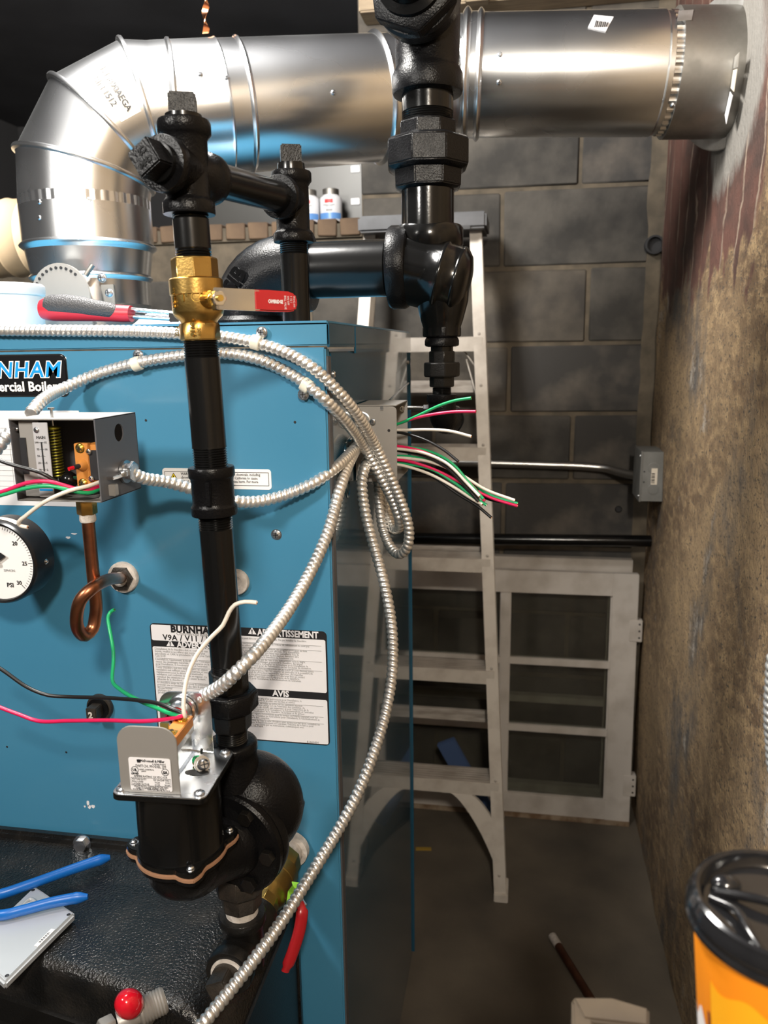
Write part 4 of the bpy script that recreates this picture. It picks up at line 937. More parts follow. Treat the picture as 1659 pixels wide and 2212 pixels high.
# switch body: inclined brown terminal block on a steel carrier
cB = PC+ex*.0035+ey*.000+Z_*.041
one(obox(PC+ex*.0045+ey*.004+Z_*.022, ex*.0008, ey*.028, Z_*.018), 'carrier', 'zinc', lw, bevel=.0003)
tx = (ex*.80+Z_*.0-ey*.0).normalized()
one(obox(cB+ey*.003, ex*.0075, ey*.022, Z_*.0055), 'terminal_block', 'bakelite', lw, bevel=.0006)
one(obox(cB+ex*.006+ey*.003-Z_*.008, ex*.0012, ey*.024, Z_*.004), 'carrier_lip', 'zinc', lw, bevel=.0004)
for yo in (-.012, .014):
    screw(cB+ey*yo+Z_*.0055, Z_, .0042, lw, 'brass_bright', 'terminal_screw'); one(obox(cB+ey*yo+Z_*.0058, ex*.0058, ey*.0045, Z_*.0004), 'terminal_tab', 'brass_bright', lw)
one(obox(cB+ey*-.014-ex*.005+Z_*.0115, ex*.0042, ey*.0008, Z_*.005), 'spade', 'brass_bright', lw)
one(tube([PC+ex*.004+ey*.02+Z_*.012, PC+ex*.032+ey*.018+Z_*.011], .0009, 8), 'pivot_pin', 'chrome', lw); one(obox(PC+ex*.020+ey*.019+Z_*.0115, ex*.001, ey*.0012, Z_*.0025), 'clip', 'ink', lw)
one(prism([PC+ex*(.022+.012*math.cos(t))+ey*(-.002+.0055*math.sin(t))+Z_*.0007 for t in [i*math.pi/9 for i in range(18)]], Z_*.0003), 'slot_hole', 'ink', lw, smooth=0)
screw(PC+ex*.026+ey*.004+Z_*.006, V((.5, -.6, .4)), .0058, lw, 'zinc', 'ground_screw', h=.006); one(lathe(PC+ex*.0235+ey*.008+Z_*.004, V((.5, -.6, .5)), [(.008, 0), (.008, .0012), (.003, .0014)], 18), 'washer', 'zinc', lw)
screw(PC+ex*.0165+ey*.013+Z_*.006, V((.1, -.5, .8)), .0036, lw, 'w_green', 'green_screw', h=.003); one(lathe(PC+ex*.0165+ey*.013+Z_*.003, V((.1, -.5, .8)), [(.0044, 0), (.0044, .002)], 12), 'green_screw_cup', 'brass_bright', lw)
screw(PC+ex*.0045+ey*-.026+Z_*.0080, X_, .0022, lw)

# ================================================================== LOWER DRAIN FITTINGS
lx = -.296; tz = pY(530, 2035, CY).z
un2 = thing('pipe_union', 'dark brown hex union under the float body', 'pipe fitting', (lx, CY, tz))
zl = lambda y: pY(528, y, CY-.02).z
one(lathe((lx, CY, zl(1985)), Z_, [(.0205, 0), (.0225, .002), (.0240, zl(1945)-zl(1985))], 8, phase=.2), 'tail_piece', 'iron_brown', un2, bevel=.0008)
one(lathe((lx, CY, zl(1950)), Z_, [(.0250, 0), (.0290, .004), (.0290, zl(1915)-zl(1950)), (.026, zl(1905)-zl(1950))], 8, phase=.2), 'nut', 'iron_brown', un2, bevel=.001)
one(lathe((lx, CY, zl(2005)), Z_, [(.0180, 0), (.0182, zl(1975)-zl(2005))], 28), 'dope_ring', 'dope', un2)
tt_ = zl(2000)
te = thing('drain_tee', 'dark iron tee with square plug below the hex union', 'pipe fitting', (lx, CY, tt_-.075))
cz_ = tt_-.040; tc_ = V((lx, CY, cz_))
pd = V((-.03, -1, 0)).normalized()
MB().add(lathe((lx, CY, cz_-.032), Z_, [(.012, 0), (.0215, .004), (.0225, .02), (.0225, .056), (.0250, .060), (.0262, .063), (.0262, .0705), (.0252, .072), (.0185, .072)], 34)).add(lathe(tc_, pd, [(.0220, 0), (.0222, .026), (.0255, .031), (.0262, .034), (.0262, .044), (.0252, .046), (.0185, .046)], 34)).add(lathe(tc_, Y_, [(.0220, 0), (.0222, .026), (.0255, .031), (.0260, .034), (.0260, .044), (.017, .046)], 34)).build('body', 'black_fine', te, smooth=50)
one(lathe(tc_+pd*.044, pd, [(.0190, 0), (.0190, .004), (.0150, .0045)], 28), 'dope_ring', 'dope', te)
w1 = pd.cross(Z_).normalized(); q1 = Z_*math.cos(.45)+w1*math.sin(.45); q2 = -Z_*math.sin(.45)+w1*math.cos(.45)
one(lathe(tc_+pd*.048, pd, [(.0160, 0), (.0160, .005), (.012, .006)], 28), 'plug_thread', 'iron_brown', te)
one(obox(tc_+pd*.062, q1*.0118, q2*.0118, pd*.010), 'square_plug', 'iron_brown', te, bevel=.0014)
# brass valve to the boiler
v2 = thing('ball_valve', 'dull brass drain valve with red lever below the float body', 'valve', (lx, .82, cz_-.03))
va = V((lx, CY+.046, cz_)); vb = V((lx+.006, BY0-.002, cz_+.006)); vd = (vb-va).normalized(); VL = (vb-va).length
one(lathe(va-vd*.002, vd, [(.0170, 0), (.0172, .008)], 28), 'dope_ring', 'dope', v2)
one(lathe(va+vd*.006, vd, [(.0190, 0), (.0200, .001), (.0200, .016)], 8, phase=.3), 'hex_end', 'brass_dull', v2, bevel=.0006)
one(lathe(va+vd*.020, vd, [(.0180, 0), (.0235, .010), (.0245, .014), (.0245, .036), (.0255, .037), (.0255, .054), (.0215, .058)], 40), 'body', 'brass_dull', v2)
one(lathe(va+vd*.078, vd, [(.0215, 0), (.0220, .001), (.0220, .020), (.0205, .021)], 8, phase=.3), 'hex_end', 'brass_dull', v2, bevel=.0006)
one(lathe(va+vd*.098, vd, [(.0185, 0), (.0185, VL-.108), (.0245, VL-.107), (.0250, VL-.098)], 30), 'wall_ring', 'dope', v2)
sd2 = V((.93, -.05, -.30)).normalized(); vm = va+vd*.046
one(lathe(vm+sd2*.018, sd2, [(.010, 0), (.009, .008), (.0065, .012), (.0065, .020)], 22), 'bonnet', 'brass_dull', v2)
l0 = pY(652, 1962, .795); l1 = pY(616, 2098, .77)
one(beam_(vm+sd2*.034, l0+(l0-l1)*.02, .013, .003, V((0, 1, 0))), 'lever', 'chrome', v2, bevel=.0008)
lp = spline([l0+V((-.004, .004, .004)), l0, l0.lerp(l1, .3)+V((.004, 0, 0)), l0.lerp(l1, .7)+V((.003, 0, 0)), l1], .004); nL = len(lp)
one(tube(lp, [.0052 if 2 < i < nL-2 else .0035 for i in range(nL)], 16, flat=1.5), 'grip', 'red', v2, smooth=60)
text('M', .010, vm+V((-.006, -.012, .0225)), V((.8, .6, 0)), V((-.5, .7, .5)), 'brass', v2, 'LEFT', .0004, .0005)
one(lathe(va+vd*.040+V((-.004, 0, 0))+Z_*.0235+V((0, -.006, 0)), V((-.1, -.35, .9)), [(.0048, 0), (.0048, .0006), (.0042, .0006), (.0042, 0)], 22, cap=False), 'mark_ring', 'brass', v2)
# scrap of green tape
tp_ = thing('tape_scrap', 'crumpled bright green tape on the drain valve', 'tape', pY(635, 1945, .79))
g0 = [(618, 1955), (622, 1925), (632, 1912), (630, 1905), (648, 1908), (645, 1930), (632, 1940), (622, 1955)]
gv = []; 
for i, (x, y) in enumerate(g0): gv.append(pY(x, y, .792+.006*math.sin(i*2.1)))
n0 = len(gv); one((gv+[p+V((.0004, .0008, 0)) for p in gv], [(0, 1, 6, 7), (1, 2, 5, 6), (2, 3, 4, 5), (n0+7, n0+6, n0+1, n0), (n0+6, n0+5, n0+2, n0+1), (n0+5, n0+4, n0+3, n0+2)]+[(i, (i+1) % n0, n0+(i+1) % n0, n0+i) for i in range(n0)]), 'tape_fold', 'tape_green', tp_, smooth=0)

# ================================================================== PRESSURE CONTROL, SIPHON, GAUGE
pcx0, pcx1, pcy0, pcy1 = -.5175, -.4215, .720, .805
pcz0, pcz1 = 1.2505, 1.3360
ct = thing('pressure_control', 'open grey pressure control box with spring and brown switch', 'control box', ((pcx0+pcx1)/2, .76, pcz0))
th = .0014
MB().add(box(pcx0, pcx1, pcy1-th, pcy1, pcz0, pcz1)).add(box(pcx0, pcx0+th, pcy0, pcy1, pcz0, pcz1)).build('back_shell', 'grey_box', ct, bevel=.0004)
# right wall with a round knock-out hole, built as a ring of quads round the hole
def holed_wall():
    hc = V((pcx1, .766, pcz1-.0185)); hr = .0095; v = []; f = []
    an = sorted([2*math.pi*i/24 for i in range(24)]+[math.atan2(b-hc.z, a-hc.y) % (2*math.pi) for a in (pcy0, pcy1) for b in (pcz0, pcz1)]); n = len(an)
    for x in (pcx1-th, pcx1):
        for a in an: v.append((x, hc.y+hr*math.cos(a), hc.z+hr*math.sin(a)))
        for a in an:
            c, s_ = math.cos(a), math.sin(a)
            k = min((pcy1-hc.y)/c if c > 1e-6 else ((pcy0-hc.y)/c if c < -1e-6 else 9), (pcz1-hc.z)/s_ if s_ > 1e-6 else ((pcz0-hc.z)/s_ if s_ < -1e-6 else 9))
            v.append((x, hc.y+c*k, hc.z+s_*k))
    m = 2*n
    for b in (0, m):
        for i in range(n): j = (i+1) % n; f.append((b+i, b+j, b+n+j, b+n+i))
    for i in range(n): j = (i+1) % n; f += [(i, j, m+j, m+i), (n+i, n+j, m+n+j, m+n+i)]
    return v, f
one(holed_wall(), 'side_shell', 'grey_box', ct, smooth=0)
one(box(pcx0, pcx1, pcy0, pcy1, pcz1-th, pcz1), 'top_shell', 'zinc_grey', ct, bevel=.0004); one(box(pcx0, pcx1, pcy0, pcy1, pcz0, pcz0+th), 'bottom_shell', 'zinc_grey', ct, bevel=.0004)
fy = pcy0+.003
def P(x, y, d=0.): return pY(x, y, fy+d)
one(box(pcx0+.006, P(58, 0+950).x+.012, fy+.004, fy+.005, pcz0+.004, pcz1-.003), 'side_plate', 'zinc_grey', ct, bevel=.0003)
q = P(52, 985, .003); one(box(q.x-.0035, q.x+.0035, fy+.003, fy+.0045, q.z-.019, q.z+.019), 'slot', 'ink', ct, smooth=0); screw(P(35, 927, .004), -Y_, .0018, ct)
sx0, sx1 = P(76, 980).x, P(108, 980).x
spx = one(box(sx0, sx1, fy, fy+.0012, pcz0+.004, pcz1-.004), 'scale_plate', 'scale_grey', ct, bevel=.0003)
zt0 = P(90, 955).z; zt1 = P(90, 1018).z; xm = (sx0+sx1)/2
text('MAIN', .0042, (xm, fy-.0004, P(90, 948).z), X_, Z_, 'ink', spx, 'CENTER', res=1)
one(box(xm-.0005, xm+.0008, fy-.0006, fy, zt1, zt0), 'scale_bar', 'ink', spx, smooth=0)
for i, (l, r) in enumerate((('100', '15'), ('75', '10'), ('50', ''), ('20', '5'), ('14', '2'))):
    z = zt0+(zt1-zt0)*(i+.05)/4.3; text(l, .0030, (xm-.0030, fy-.0004, z-.001), X_, Z_, 'ink', spx, 'RIGHT', res=1)
    if r: text(r, .0030, (xm+.0032, fy-.0004, z-.001), X_, Z_, 'ink', spx, 'LEFT', res=1)
    one(box(xm-.0026, xm+.0028, fy-.0005, fy, z-.0001, z+.0001), 'tick', 'ink', spx, smooth=0)
text('kPa  psi', .0026, (xm, fy-.0004, P(90, 1025).z), X_, Z_, 'ink', spx, 'CENTER', res=1)
screw(P(77+1, 929, -.0006), -Y_, .0024, ct); one(box(sx0+.001, sx1-.001, fy-.0004, fy+.0002, P(90, 1060).z, P(90, 1056).z), 'blue_line', 'letter_blue', spx, smooth=0)
screw(P(85, 1040, -.0004), -Y_, .003, ct, 'zinc_grey')
# springs and rod
sc_ = P(120, 975, .018); zz0, zz1 = pcz0+.022, pcz1-.012
sp = []
for i in range(0, 17*16+1): a = 2*math.pi*i/16; sp.append(V((sc_.x+.0062*math.cos(a), sc_.y+.0062*math.sin(a), zz0+(zz1-zz0)*i/(17*16))))
one(tube(sp, .0009, 6), 'spring', 'spring', ct)
one(lathe((sc_.x, sc_.y, zz0-.004), Z_, [(.0014, 0), (.0014, pcz1-zz0+.012), (.0036, pcz1-zz0+.012), (.0036, pcz1-zz0+.014)], 12), 'adjust_rod', 'zinc', ct); one(lathe((sc_.x, sc_.y, zz1), Z_, [(.008, 0), (.008, .0015), (.004, .003)], 20), 'spring_seat', 'spring', ct)
one(box(sx1+.001, P(143, 1).x, fy+.01, fy+.04, P(1, 1037).z, P(1, 1030).z), 'linkage_bar', 'chrome', ct, bevel=.0006); one(sphere(P(150, 1037, .014), .009, .009, .009, 20, 12), 'cam', 'black_smooth', ct)
# brown snap switch
sw = P(178, 1005, .006)
one(obox(sw+V((0, .004, 0)), X_*.0080, Y_*.004, Z_*.0225), 'switch_body', 'bakelite', ct, bevel=.0008); one(obox(sw+V((.009, .015, 0)), X_*.0085, Y_*.012, Z_*.021), 'switch_case', 'bakelite', ct, bevel=.0008)
one(obox(sw+V((.012, .0030, 0)), X_*.0045, Y_*.0022, Z_*.0155), 'switch_cover', 'ink', ct, bevel=.0004)
for zo in (.0175, -.0190): screw(sw+V((-.001, 0, zo)), -Y_, .0042, ct, 'brass_bright', 'terminal_screw')
one(lathe(sw+V((0, 0, .0)), -Y_, [(.0065, 0), (.0050, .004), (.0032, .006)], 18), 'stem_seat', 'bakelite', ct)
dd_ = V((-.45, -1, -.12)).normalized(); one(tube([sw-Y_*.004, sw-Y_*.004+dd_*.008], .0026, 12), 'stem_sleeve', 'ink', ct); one(tube([sw-Y_*.004+dd_*.008, sw-Y_*.004+dd_*.0135], .0020, 12), 'red_tip', 'red_gloss', ct)
for xo, zo in ((.0085, .014), (.0085, -.014)): screw(sw+V((xo, -.0004, zo)), -Y_, .0025, ct, 'chrome')
one(box(P(105, 1).x, pcx1-.006, fy+.010, fy+.03, pcz0+.0014, pcz0+.004), 'inner_ledge', 'zinc_grey', ct, bevel=.0004); one(box(P(110, 1).x, P(142, 1).x, fy+.012, fy+.02, pcz0+.004, pcz0+.016), 'inner_block', 'zinc_grey', ct, bevel=.0006)
one(lathe((sc_.x+.016, .762, pcz0-.004), Z_, [(.020, 0), (.027, .002), (.027, .004)], 30), 'diaphragm_cup', 'black_fine', ct)
SX, SY = -.4585, .752
one(hexa((SX, SY, pcz0-.0195), Z_, .0108, .0165), 'brass_nut', 'brass', ct, bevel=.0005)
cn = V((pcx1+.0005, .770, pcz0+.0245)); one(lathe(cn, X_, [(.0125, 0), (.0125, .003), (.0095, .0035), (.0090, .012)], 20), 'connector', 'zinc', ct); one(obox(cn+V((.006, -.011, 0)), X_*.004, Y_*.004, Z_*.003), 'clamp_ear', 'zinc', ct, bevel=.0006); screw(cn+V((.004, -.0155, 0)), -Y_, .003, ct)
one(lathe(cn+X_*.008, X_, [(.0085, 0), (.0115, .0005), (.0115, .0035), (.0085, .004), (.0075, .002)], 6), 'clamp_ring', 'zinc', ct)
# siphon
sip = thing('siphon_tube', 'bent copper pigtail siphon below the pressure control', 'pipe', (SX, SY, 1.085))
sp0 = [V((SX, SY, pcz0-.018)), V((SX, SY, 1.17)), V((SX, SY, 1.125)), pY(206, 1330, SY), pY(200, 1358, .748), pY(184, 1373, .738), pY(168, 1358, .726), pY(166, 1325, .718), pY(176, 1293, .716), pY(200, 1270, .724), pY(232, 1253, .77), pc-Y_*.006]
one(tube(spline(sp0, .004), .0069, 20), 'copper_tube', 'copper', sip, smooth=60)
one(lathe((SX, SY, pcz0-.028), Z_, [(.0078, 0), (.0088, .002), (.0085, .010)], 20), 'solder_ring', 'dope', sip)
# gauge
ga = thing('pressure_gauge', 'round white-faced pressure gauge in a black case', 'gauge', (-.572, .77, 1.13))
gc = pY(-6, 1216, .795); gr = .0500
one(lathe(gc, Y_, [(gr-.005, .004), (gr-.0035, 0), (gr-.001, -.001), (gr, .001), (gr+.001, .004), (gr+.001, .036), (gr-.003, .040), (.010, .040), (.008, .097)], 56), 'case', 'plate_black', ga)
fcg = one(lathe(gc+Y_*.0035, -Y_, [(gr-.004, 0), (gr-.0045, .0005)], 56), 'dial', 'sticker_white', ga)
gy = gc.y+.0026
for k in range(61):
    a = math.radians(225-270*k/60*1.0); r0 = gr-(.0115 if k % 10 == 0 else .009); r1 = gr-.006
    p0 = V((gc.x+r0*math.cos(a), gy, gc.z+r0*math.sin(a))); p1 = V((gc.x+r1*math.cos(a), gy, gc.z+r1*math.sin(a)))
    one(beam_(p0, p1, .0006 if k % 10 == 0 else .0003, .0003, Y_.cross(p1-p0)), 'tick', 'ink', fcg, smooth=0)
for k, s in enumerate(('0', '5', '10', '15', '20', '25', '30')):
    a = math.radians(225-45*k); text(s, .0068, (gc.x+(gr-.016)*math.cos(a), gy-.0003, gc.z+(gr-.016)*math.sin(a)-.0025), X_, Z_, 'ink', fcg, 'CENTER', bold=.0001)
text('PSI', .0075, (gc.x+.012, gy-.0003, gc.z-.030), X_, Z_, 'ink', fcg, 'CENTER', .0001); text('SIPHON', .0042, (gc.x+.013, gy-.0003, gc.z-.011), X_, Z_, 'ink_grey', fcg, 'CENTER'); text('INTERNAL', .0042, (gc.x-.010, gy-.0003, gc.z-.011), X_, Z_, 'ink_grey', fcg, 'CENTER')
nd_ = V((.55, 0, .83)).normalized(); ndp = nd_.cross(Y_)
one(prism([gc+Y_*-.0004+nd_*.002+ndp*.0008, gc+Y_*-.0004+nd_*.014+ndp*.0055, gc+Y_*-.0004+nd_*.014-ndp*.0055, gc+Y_*-.0004+nd_*.002-ndp*.0008], -Y_*.0006), 'pointer_tail', 'ink', ga, smooth=0); one(prism([gc-Y_*.0004-nd_*.030, gc-Y_*.0004+ndp*.001, gc-Y_*.0004-ndp*.001], -Y_*.0006), 'pointer', 'ink', ga, smooth=0)
one(lathe(gc, -Y_, [(.0028, -.003), (.0028, .0025)], 14), 'hub', 'chrome', ga); screw(V((gc.x+gr+.001, gc.y+.019, gc.z-.002)), X_, .0026, ga, 'chrome')
v = []
for i in range(9):
    a = math.radians(62+4.5*i)
    for yy in (.008, .018): v.append(V((gc.x+(gr+.0014)*math.cos(a), gc.y+yy, gc.z+(gr+.0014)*math.sin(a))))
one((v, [(2*i, 2*i+1, 2*i+3, 2*i+2) for i in range(8)]), 'case_sticker', 'sticker_beige', ga)

# ================================================================== BURNER HOOD (black, in front of the boiler, lower left)
hd = thing('burner_hood', 'black painted burner housing below the boiler front', 'burner', (-.65, .74, 0))
HZ = .722
def hoodz(x, yy):
    yf = .652-.175*(x+.36); 
    s = yy-yf                                  # distance behind the front edge
    z = HZ+.010*max(0, min(1, (yy-.82)/.06))
    r = .016
    if s < r: 
        q = max(0., (r-s))
        z -= (r-math.sqrt(max(0, r*r-q*q))) if q < r*.98 else r*.8+ (q-r*.98)*9
    rx = (-.285-x)
    if rx < .09: q = .09-rx; z -= (.09-math.sqrt(max(0, .0081-q*q)))*.9 if q < .0895 else .078
    return max(z, .02)
nx, ny = 90, 90; v = []; f = []
for j in range(ny+1):
    for i in range(nx+1):
        x = -1.02+(1.02-.286)*i/nx; yf = .652-.175*(x+.36)
        yf = min(yf, .86)
        y0_ = yf-.012; s = j/ny; yy = y0_+(BY0-.004-y0_)*s**1.6
        v.append((x, yy, hoodz(x, yy)))
for j in range(ny):
    for i in range(nx): a = j*(nx+1)+i; f.append((a, a+1, a+nx+2, a+nx+1))
one((v, f), 'hood_top', 'black_dusty', hd, smooth=60)
pt_ = []
for i in range(26):
    x = -1.02+(1.02-.286)*i/25; yf = .652-.175*(x+.36)
    pt_.append((x, min(yf, .86)-.012+.0015, .0))
one(prism(pt_+[(-.286, BY0-.004, 0), (-1.02, BY0-.004, 0)], (0, 0, HZ-.055)), 'hood_front', 'black_fine', hd, smooth=40)
one(box(-1.02, -.283, BY0-.016, BY0-.001, .02, .742), 'mounting_flange', 'black_dusty', hd, bevel=.004)
one(prism([(-1.02, .50, .0), (-.575, .50, .0), (-.545, .535, .0), (-.545, .70, 0), (-1.02, .70, 0)], (0, 0, .635)), 'lower_box', 'black_fine', hd, bevel=.018, seg=4)
bq = pY(178, 1822, BY0-.016); bolt(bq, V((.1, -1, .15)), .0095, hd, 'zinc')
# red knob valve on the hood front
kc = pY(277, 2167, .60)
kv = thing('knob_valve', 'small grey valve with egg-shaped red knob at the hood edge', 'valve', kc-Z_*.03)
kd = V((-.15, -.5, .85)).normalized()
one(lathe(kc-kd*.014, kd, [(.009, 0), (.0122, .004), (.0134, .010), (.0130, .016), (.0104, .023), (.0060, .027), (.0010, .0285)], 30), 'knob', 'red_gloss', kv, smooth=60)
one(lathe(kc-kd*.034, kd, [(.006, 0), (.006, .02)], 18), 'stem', 'zinc_grey', kv)
sdv = V((.75, .60, .10)).normalized(); one(lathe(kc-kd*.026-sdv*.022, sdv, [(.010, 0), (.0105, .002), (.0105, .02), (.013, .022)]+thread(.0135, .024, .044, .003, .001)+[(.0135, .045), (.0115, .048)], 26), 'body', 'zinc_grey', kv, smooth=25)
one(hexa(kc-kd*.026-sdv*.026, V((-.6, -.75, .1)), .011, .014), 'side_cap', 'zinc_grey', kv, bevel=.0008)
one(tube([kc-kd*.03+sdv*.018, V((-.405, .668, .655))], .005, 12), 'outlet_tube', 'zinc_grey', kv)
# cover plate and pliers lying on the hood
cvp = thing('box_cover', 'galvanized square box cover lying on the black hood', 'cover plate', (-.56, .72, HZ))
hzp = HZ+.012
cpx = [pZ(x, y, hzp) for x, y in ((75, 1912), (163, 1972), (10, 2125), (-70, 2050))]
one(prism(cpx, (0, 0, -.010)), 'plate', 'zinc_light', cvp, bevel=.0025)
cc = sum(cpx, V())/4
inn = [c+(cc-c)*.34+Z_*.0005 for c in cpx]
one(prism([c+(cc-c)*.07+Z_*.0003 for c in cpx], (0, 0, .0004)), 'rim', 'zinc_light', cvp, bevel=.0002)
for i in range(4):
    p = cpx[i]+(cc-cpx[i])*.13+Z_*.0008; one(lathe(p, Z_, [(.0024, 0), (.0020, .0003)], 12), 'hole', 'ink', cvp)
for s in (.36, .46): one(tube(spline([cpx[0].lerp(cc, s)+(cpx[3]-cpx[0])*.22+Z_*.0012, cpx[0].lerp(cc, s)+Z_*.0022, cpx[0].lerp(cc, s)+(cpx[1]-cpx[0])*.22+Z_*.0012], .004), .0022, 10), 'raised_ridge', 'zinc_light', cvp)
bq0 = cpx[1].lerp(cpx[2], .28); eB = (cpx[2]-cpx[1]).normalized(); eN = Z_.cross(eB)
if eN.dot(cc-bq0) < 0: eN = -eN
bst = one(prism([bq0+eN*.003+Z_*.001, bq0+eB*.028+eN*.003+Z_*.001, bq0+eB*.028+eN*.0085+Z_*.001, bq0+eN*.0085+Z_*.001], (0, 0, .0003)), 'barcode_label', 'sticker_white', cvp, smooth=0)
for k in range(11): b_ = bq0+eB*(.006+.0016*k)+eN*.0045+Z_*.0013; one(prism([b_, b_+eB*(.0005+.0004*(k % 2)), b_+eB*(.0005+.0004*(k % 2))+eN*.003, b_+eN*.003], (0, 0, .0002)), 'barcode_bar', 'ink', bst, smooth=0)
pl = thing('pliers', 'pliers with blue dipped handles lying on the box cover', 'pliers', (-.62, .76, HZ))
h1 = [pZ(238, 1852, HZ+.018), pZ(215, 1858, HZ+.018), pZ(150, 1880, HZ+.018), pZ(60, 1912, HZ+.018), pZ(0, 1932, HZ+.017), pZ(-80, 1945, HZ+.016)]
h2 = [pZ(190, 1937, HZ+.022), pZ(165, 1940, HZ+.022), pZ(110, 1950, HZ+.023), pZ(50, 1966, HZ+.022), pZ(0, 1977, HZ+.021), pZ(-80, 1962, HZ+.016)]
for h_ in (h1, h2):
    hp = spline(h_, .004); n = len(hp); one(tube(hp, [min(.0076, .0035+.0016*i) if i < 4 else .0076-.0010*math.sin(i/n*3) for i in range(n)], 18, flat=.8), 'handle', 'plier_blue', pl, smooth=60)
hh = (h1[-1]+h2[-1])/2; one(lathe(hh+V((-.006, 0, -.006)), Z_, [(.011, 0), (.012, .002), (.012, .010), (.010, .012)], 24), 'pivot', 'zinc_grey', pl)
one(prism([hh+V((-.004, -.012, -.004)), hh+V((-.004, .012, -.004)), hh+V((-.055, .006, -.004)), hh+V((-.06, -.004, -.004))], (0, 0, .008)), 'jaw', 'zinc_grey', pl, bevel=.002)

# ================================================================== THINGS ON TOP OF THE BOILER
sdv = thing('screwdriver', 'red and grey handled screwdriver lying on boiler top', 'screwdriver', pY(190, 690, .925))
s_a = pY(93, 672, .93); 
def sdp(x, y): return pY(x, y, .93)
hpts = [(93, 668, 22), (100, 668, 25), (118, 668, 27), (145, 668, 27), (180, 670, 25), (215, 674, 21), (250, 677, 19), (270, 678, 19), (284, 678, 18)]
k_ = .93/1680
one(tube([sdp(x, y) for x, y, r in hpts], [r*k_*1.0 for x, y, r in hpts], 26), 'handle', 'red_rubber', sdv, smooth=60)
gpts2 = [(106, 660, 20), (118, 661, 24.5), (145, 661, 25.5), (180, 664, 23.5), (215, 669, 20), (245, 673, 18), (257, 675, 12)]
one(tube([sdp(x, y)-Y_*.0035+Z_*.0005 for x, y, r in gpts2], [r*k_*.98 for x, y, r in gpts2], 24), 'grip_inlay', 'grip_grey', sdv, smooth=60)
for dz in (-.0042, .0042): one(tube([sdp(284, 676)+Z_*dz, sdp(378, 683)+Z_*dz*.8], .0028, 12), 'shaft', 'chrome', sdv)
one(obox(sdp(376, 685), X_*.006, Y_*.003, Z_*.006), 'bit_holder', 'chrome', sdv, bevel=.001)
wc = thing('white_tub', 'white plastic tub on boiler top at the left edge', 'tub', pY(30, 690, 1.08))
tc = pY(18, 690, 1.0); tc.z = BZ
one(lathe(tc, Z_, [(.045, 0), (.047, .004), (.047, .046), (.043, .048)], 36), 'tub_body', 'white_plastic', wc); one(lathe(tc+Z_*.046, Z_, [(.050, 0), (.051, .002), (.051, .012), (.048, .015)], 36), 'lid', 'white_plastic', wc)
one(prism([tc+V((-.045, -.0475, .004)), tc+V((-.012, -.0475, .004)), tc+V((-.036, -.0475, .026)), tc+V((-.045, -.0475, .028))], (0, .001, 0)), 'purple_mark', 'purple', wc, smooth=0)
bag = thing('plastic_bag', 'crumpled pinkish plastic bag behind the screwdriver shaft', 'bag', pY(345, 688, 1.0))
v = []; f = []; bc0 = pY(345, 690, 1.0); bc0.z = BZ
for i in range(13):
    for j in range(9):
        a = i/12; b = j/8; env = math.sin(math.pi*a)**.6*math.sin(math.pi*b)**.6
        v.append(bc0+V((-.035+.075*a, -.02+.05*b, .001+env*(.020+.008*noise.noise(V((a*6, b*5, 1)))) + .002*noise.noise(V((a*15, b*15, 4)))*env)))
for i in range(12):
    for j in range(8): q = i*9+j; f.append((q, q+1, q+10, q+9))
one((v, f), 'film', 'pink_film', bag, smooth=20)

# ================================================================== JUNCTION BOX ON THE SIDE, CABLES
jx0, jx1, jy0, jy1, jz0, jz1 = BX-.001, -.1645, 1.030, 1.132, 1.2235, 1.3275
jb = thing('junction_box', 'square galvanized junction box on the boiler side, open towards the ladder', 'junction box', ((jx0+jx1)/2, 1.08, jz0))
MB().add(box(jx0, jx0+.0016, jy0, jy1, jz0, jz1)).add(box(jx0, jx1, jy1-.0016, jy1, jz0, jz1)).add(box(jx0, jx1, jy0, jy1, jz1-.0016, jz1)).add(box(jx0, jx1, jy0, jy1, jz0, jz0+.0016)).build('shell', 'zinc_grey', jb, smooth=0, bevel=.0003)
one(prism(rrect(jx0+.002, jx1, jz0, jz1-.002, .006, jy0-.0006), (0, .0016, 0)), 'front_face', 'zinc_grey', jb, bevel=.0004)
for x, y, r in ((782, 908, .0115), (800, 1000, .0125)):
    c = pY(x, y, jy0-.0006); one(lathe(c, -Y_, [(r, 0), (r, .0012), (r*.86, .0016), (r*.84, .0004)], 26, cap=False), 'knockout_ring', 'zinc', jb)
for x, y in ((805, 911), ): screw(pY(x, y, jy0-.004), -Y_, .0034, jb)
one(lathe(pY(840, 930, jy0-.0008), -Y_, [(.0020, 0), (.0018, .0003)], 12), 'hole', 'ink', jb)
one(obox(pY(825, 882, jy0-.001), X_*.0022, Y_*.0008, Z_*.0025), 'notch_tab', 'zinc', jb)
screw(V((jx1-.006, jy1-.012, jz1-.012)), V((.6, -.8, 0)), .003, jb); one(obox(V((jx1-.003, jy1-.01, jz0+.012)), X_*.003, Y_*.008, Z_*.003), 'ear', 'zinc', jb, bevel=.0005)
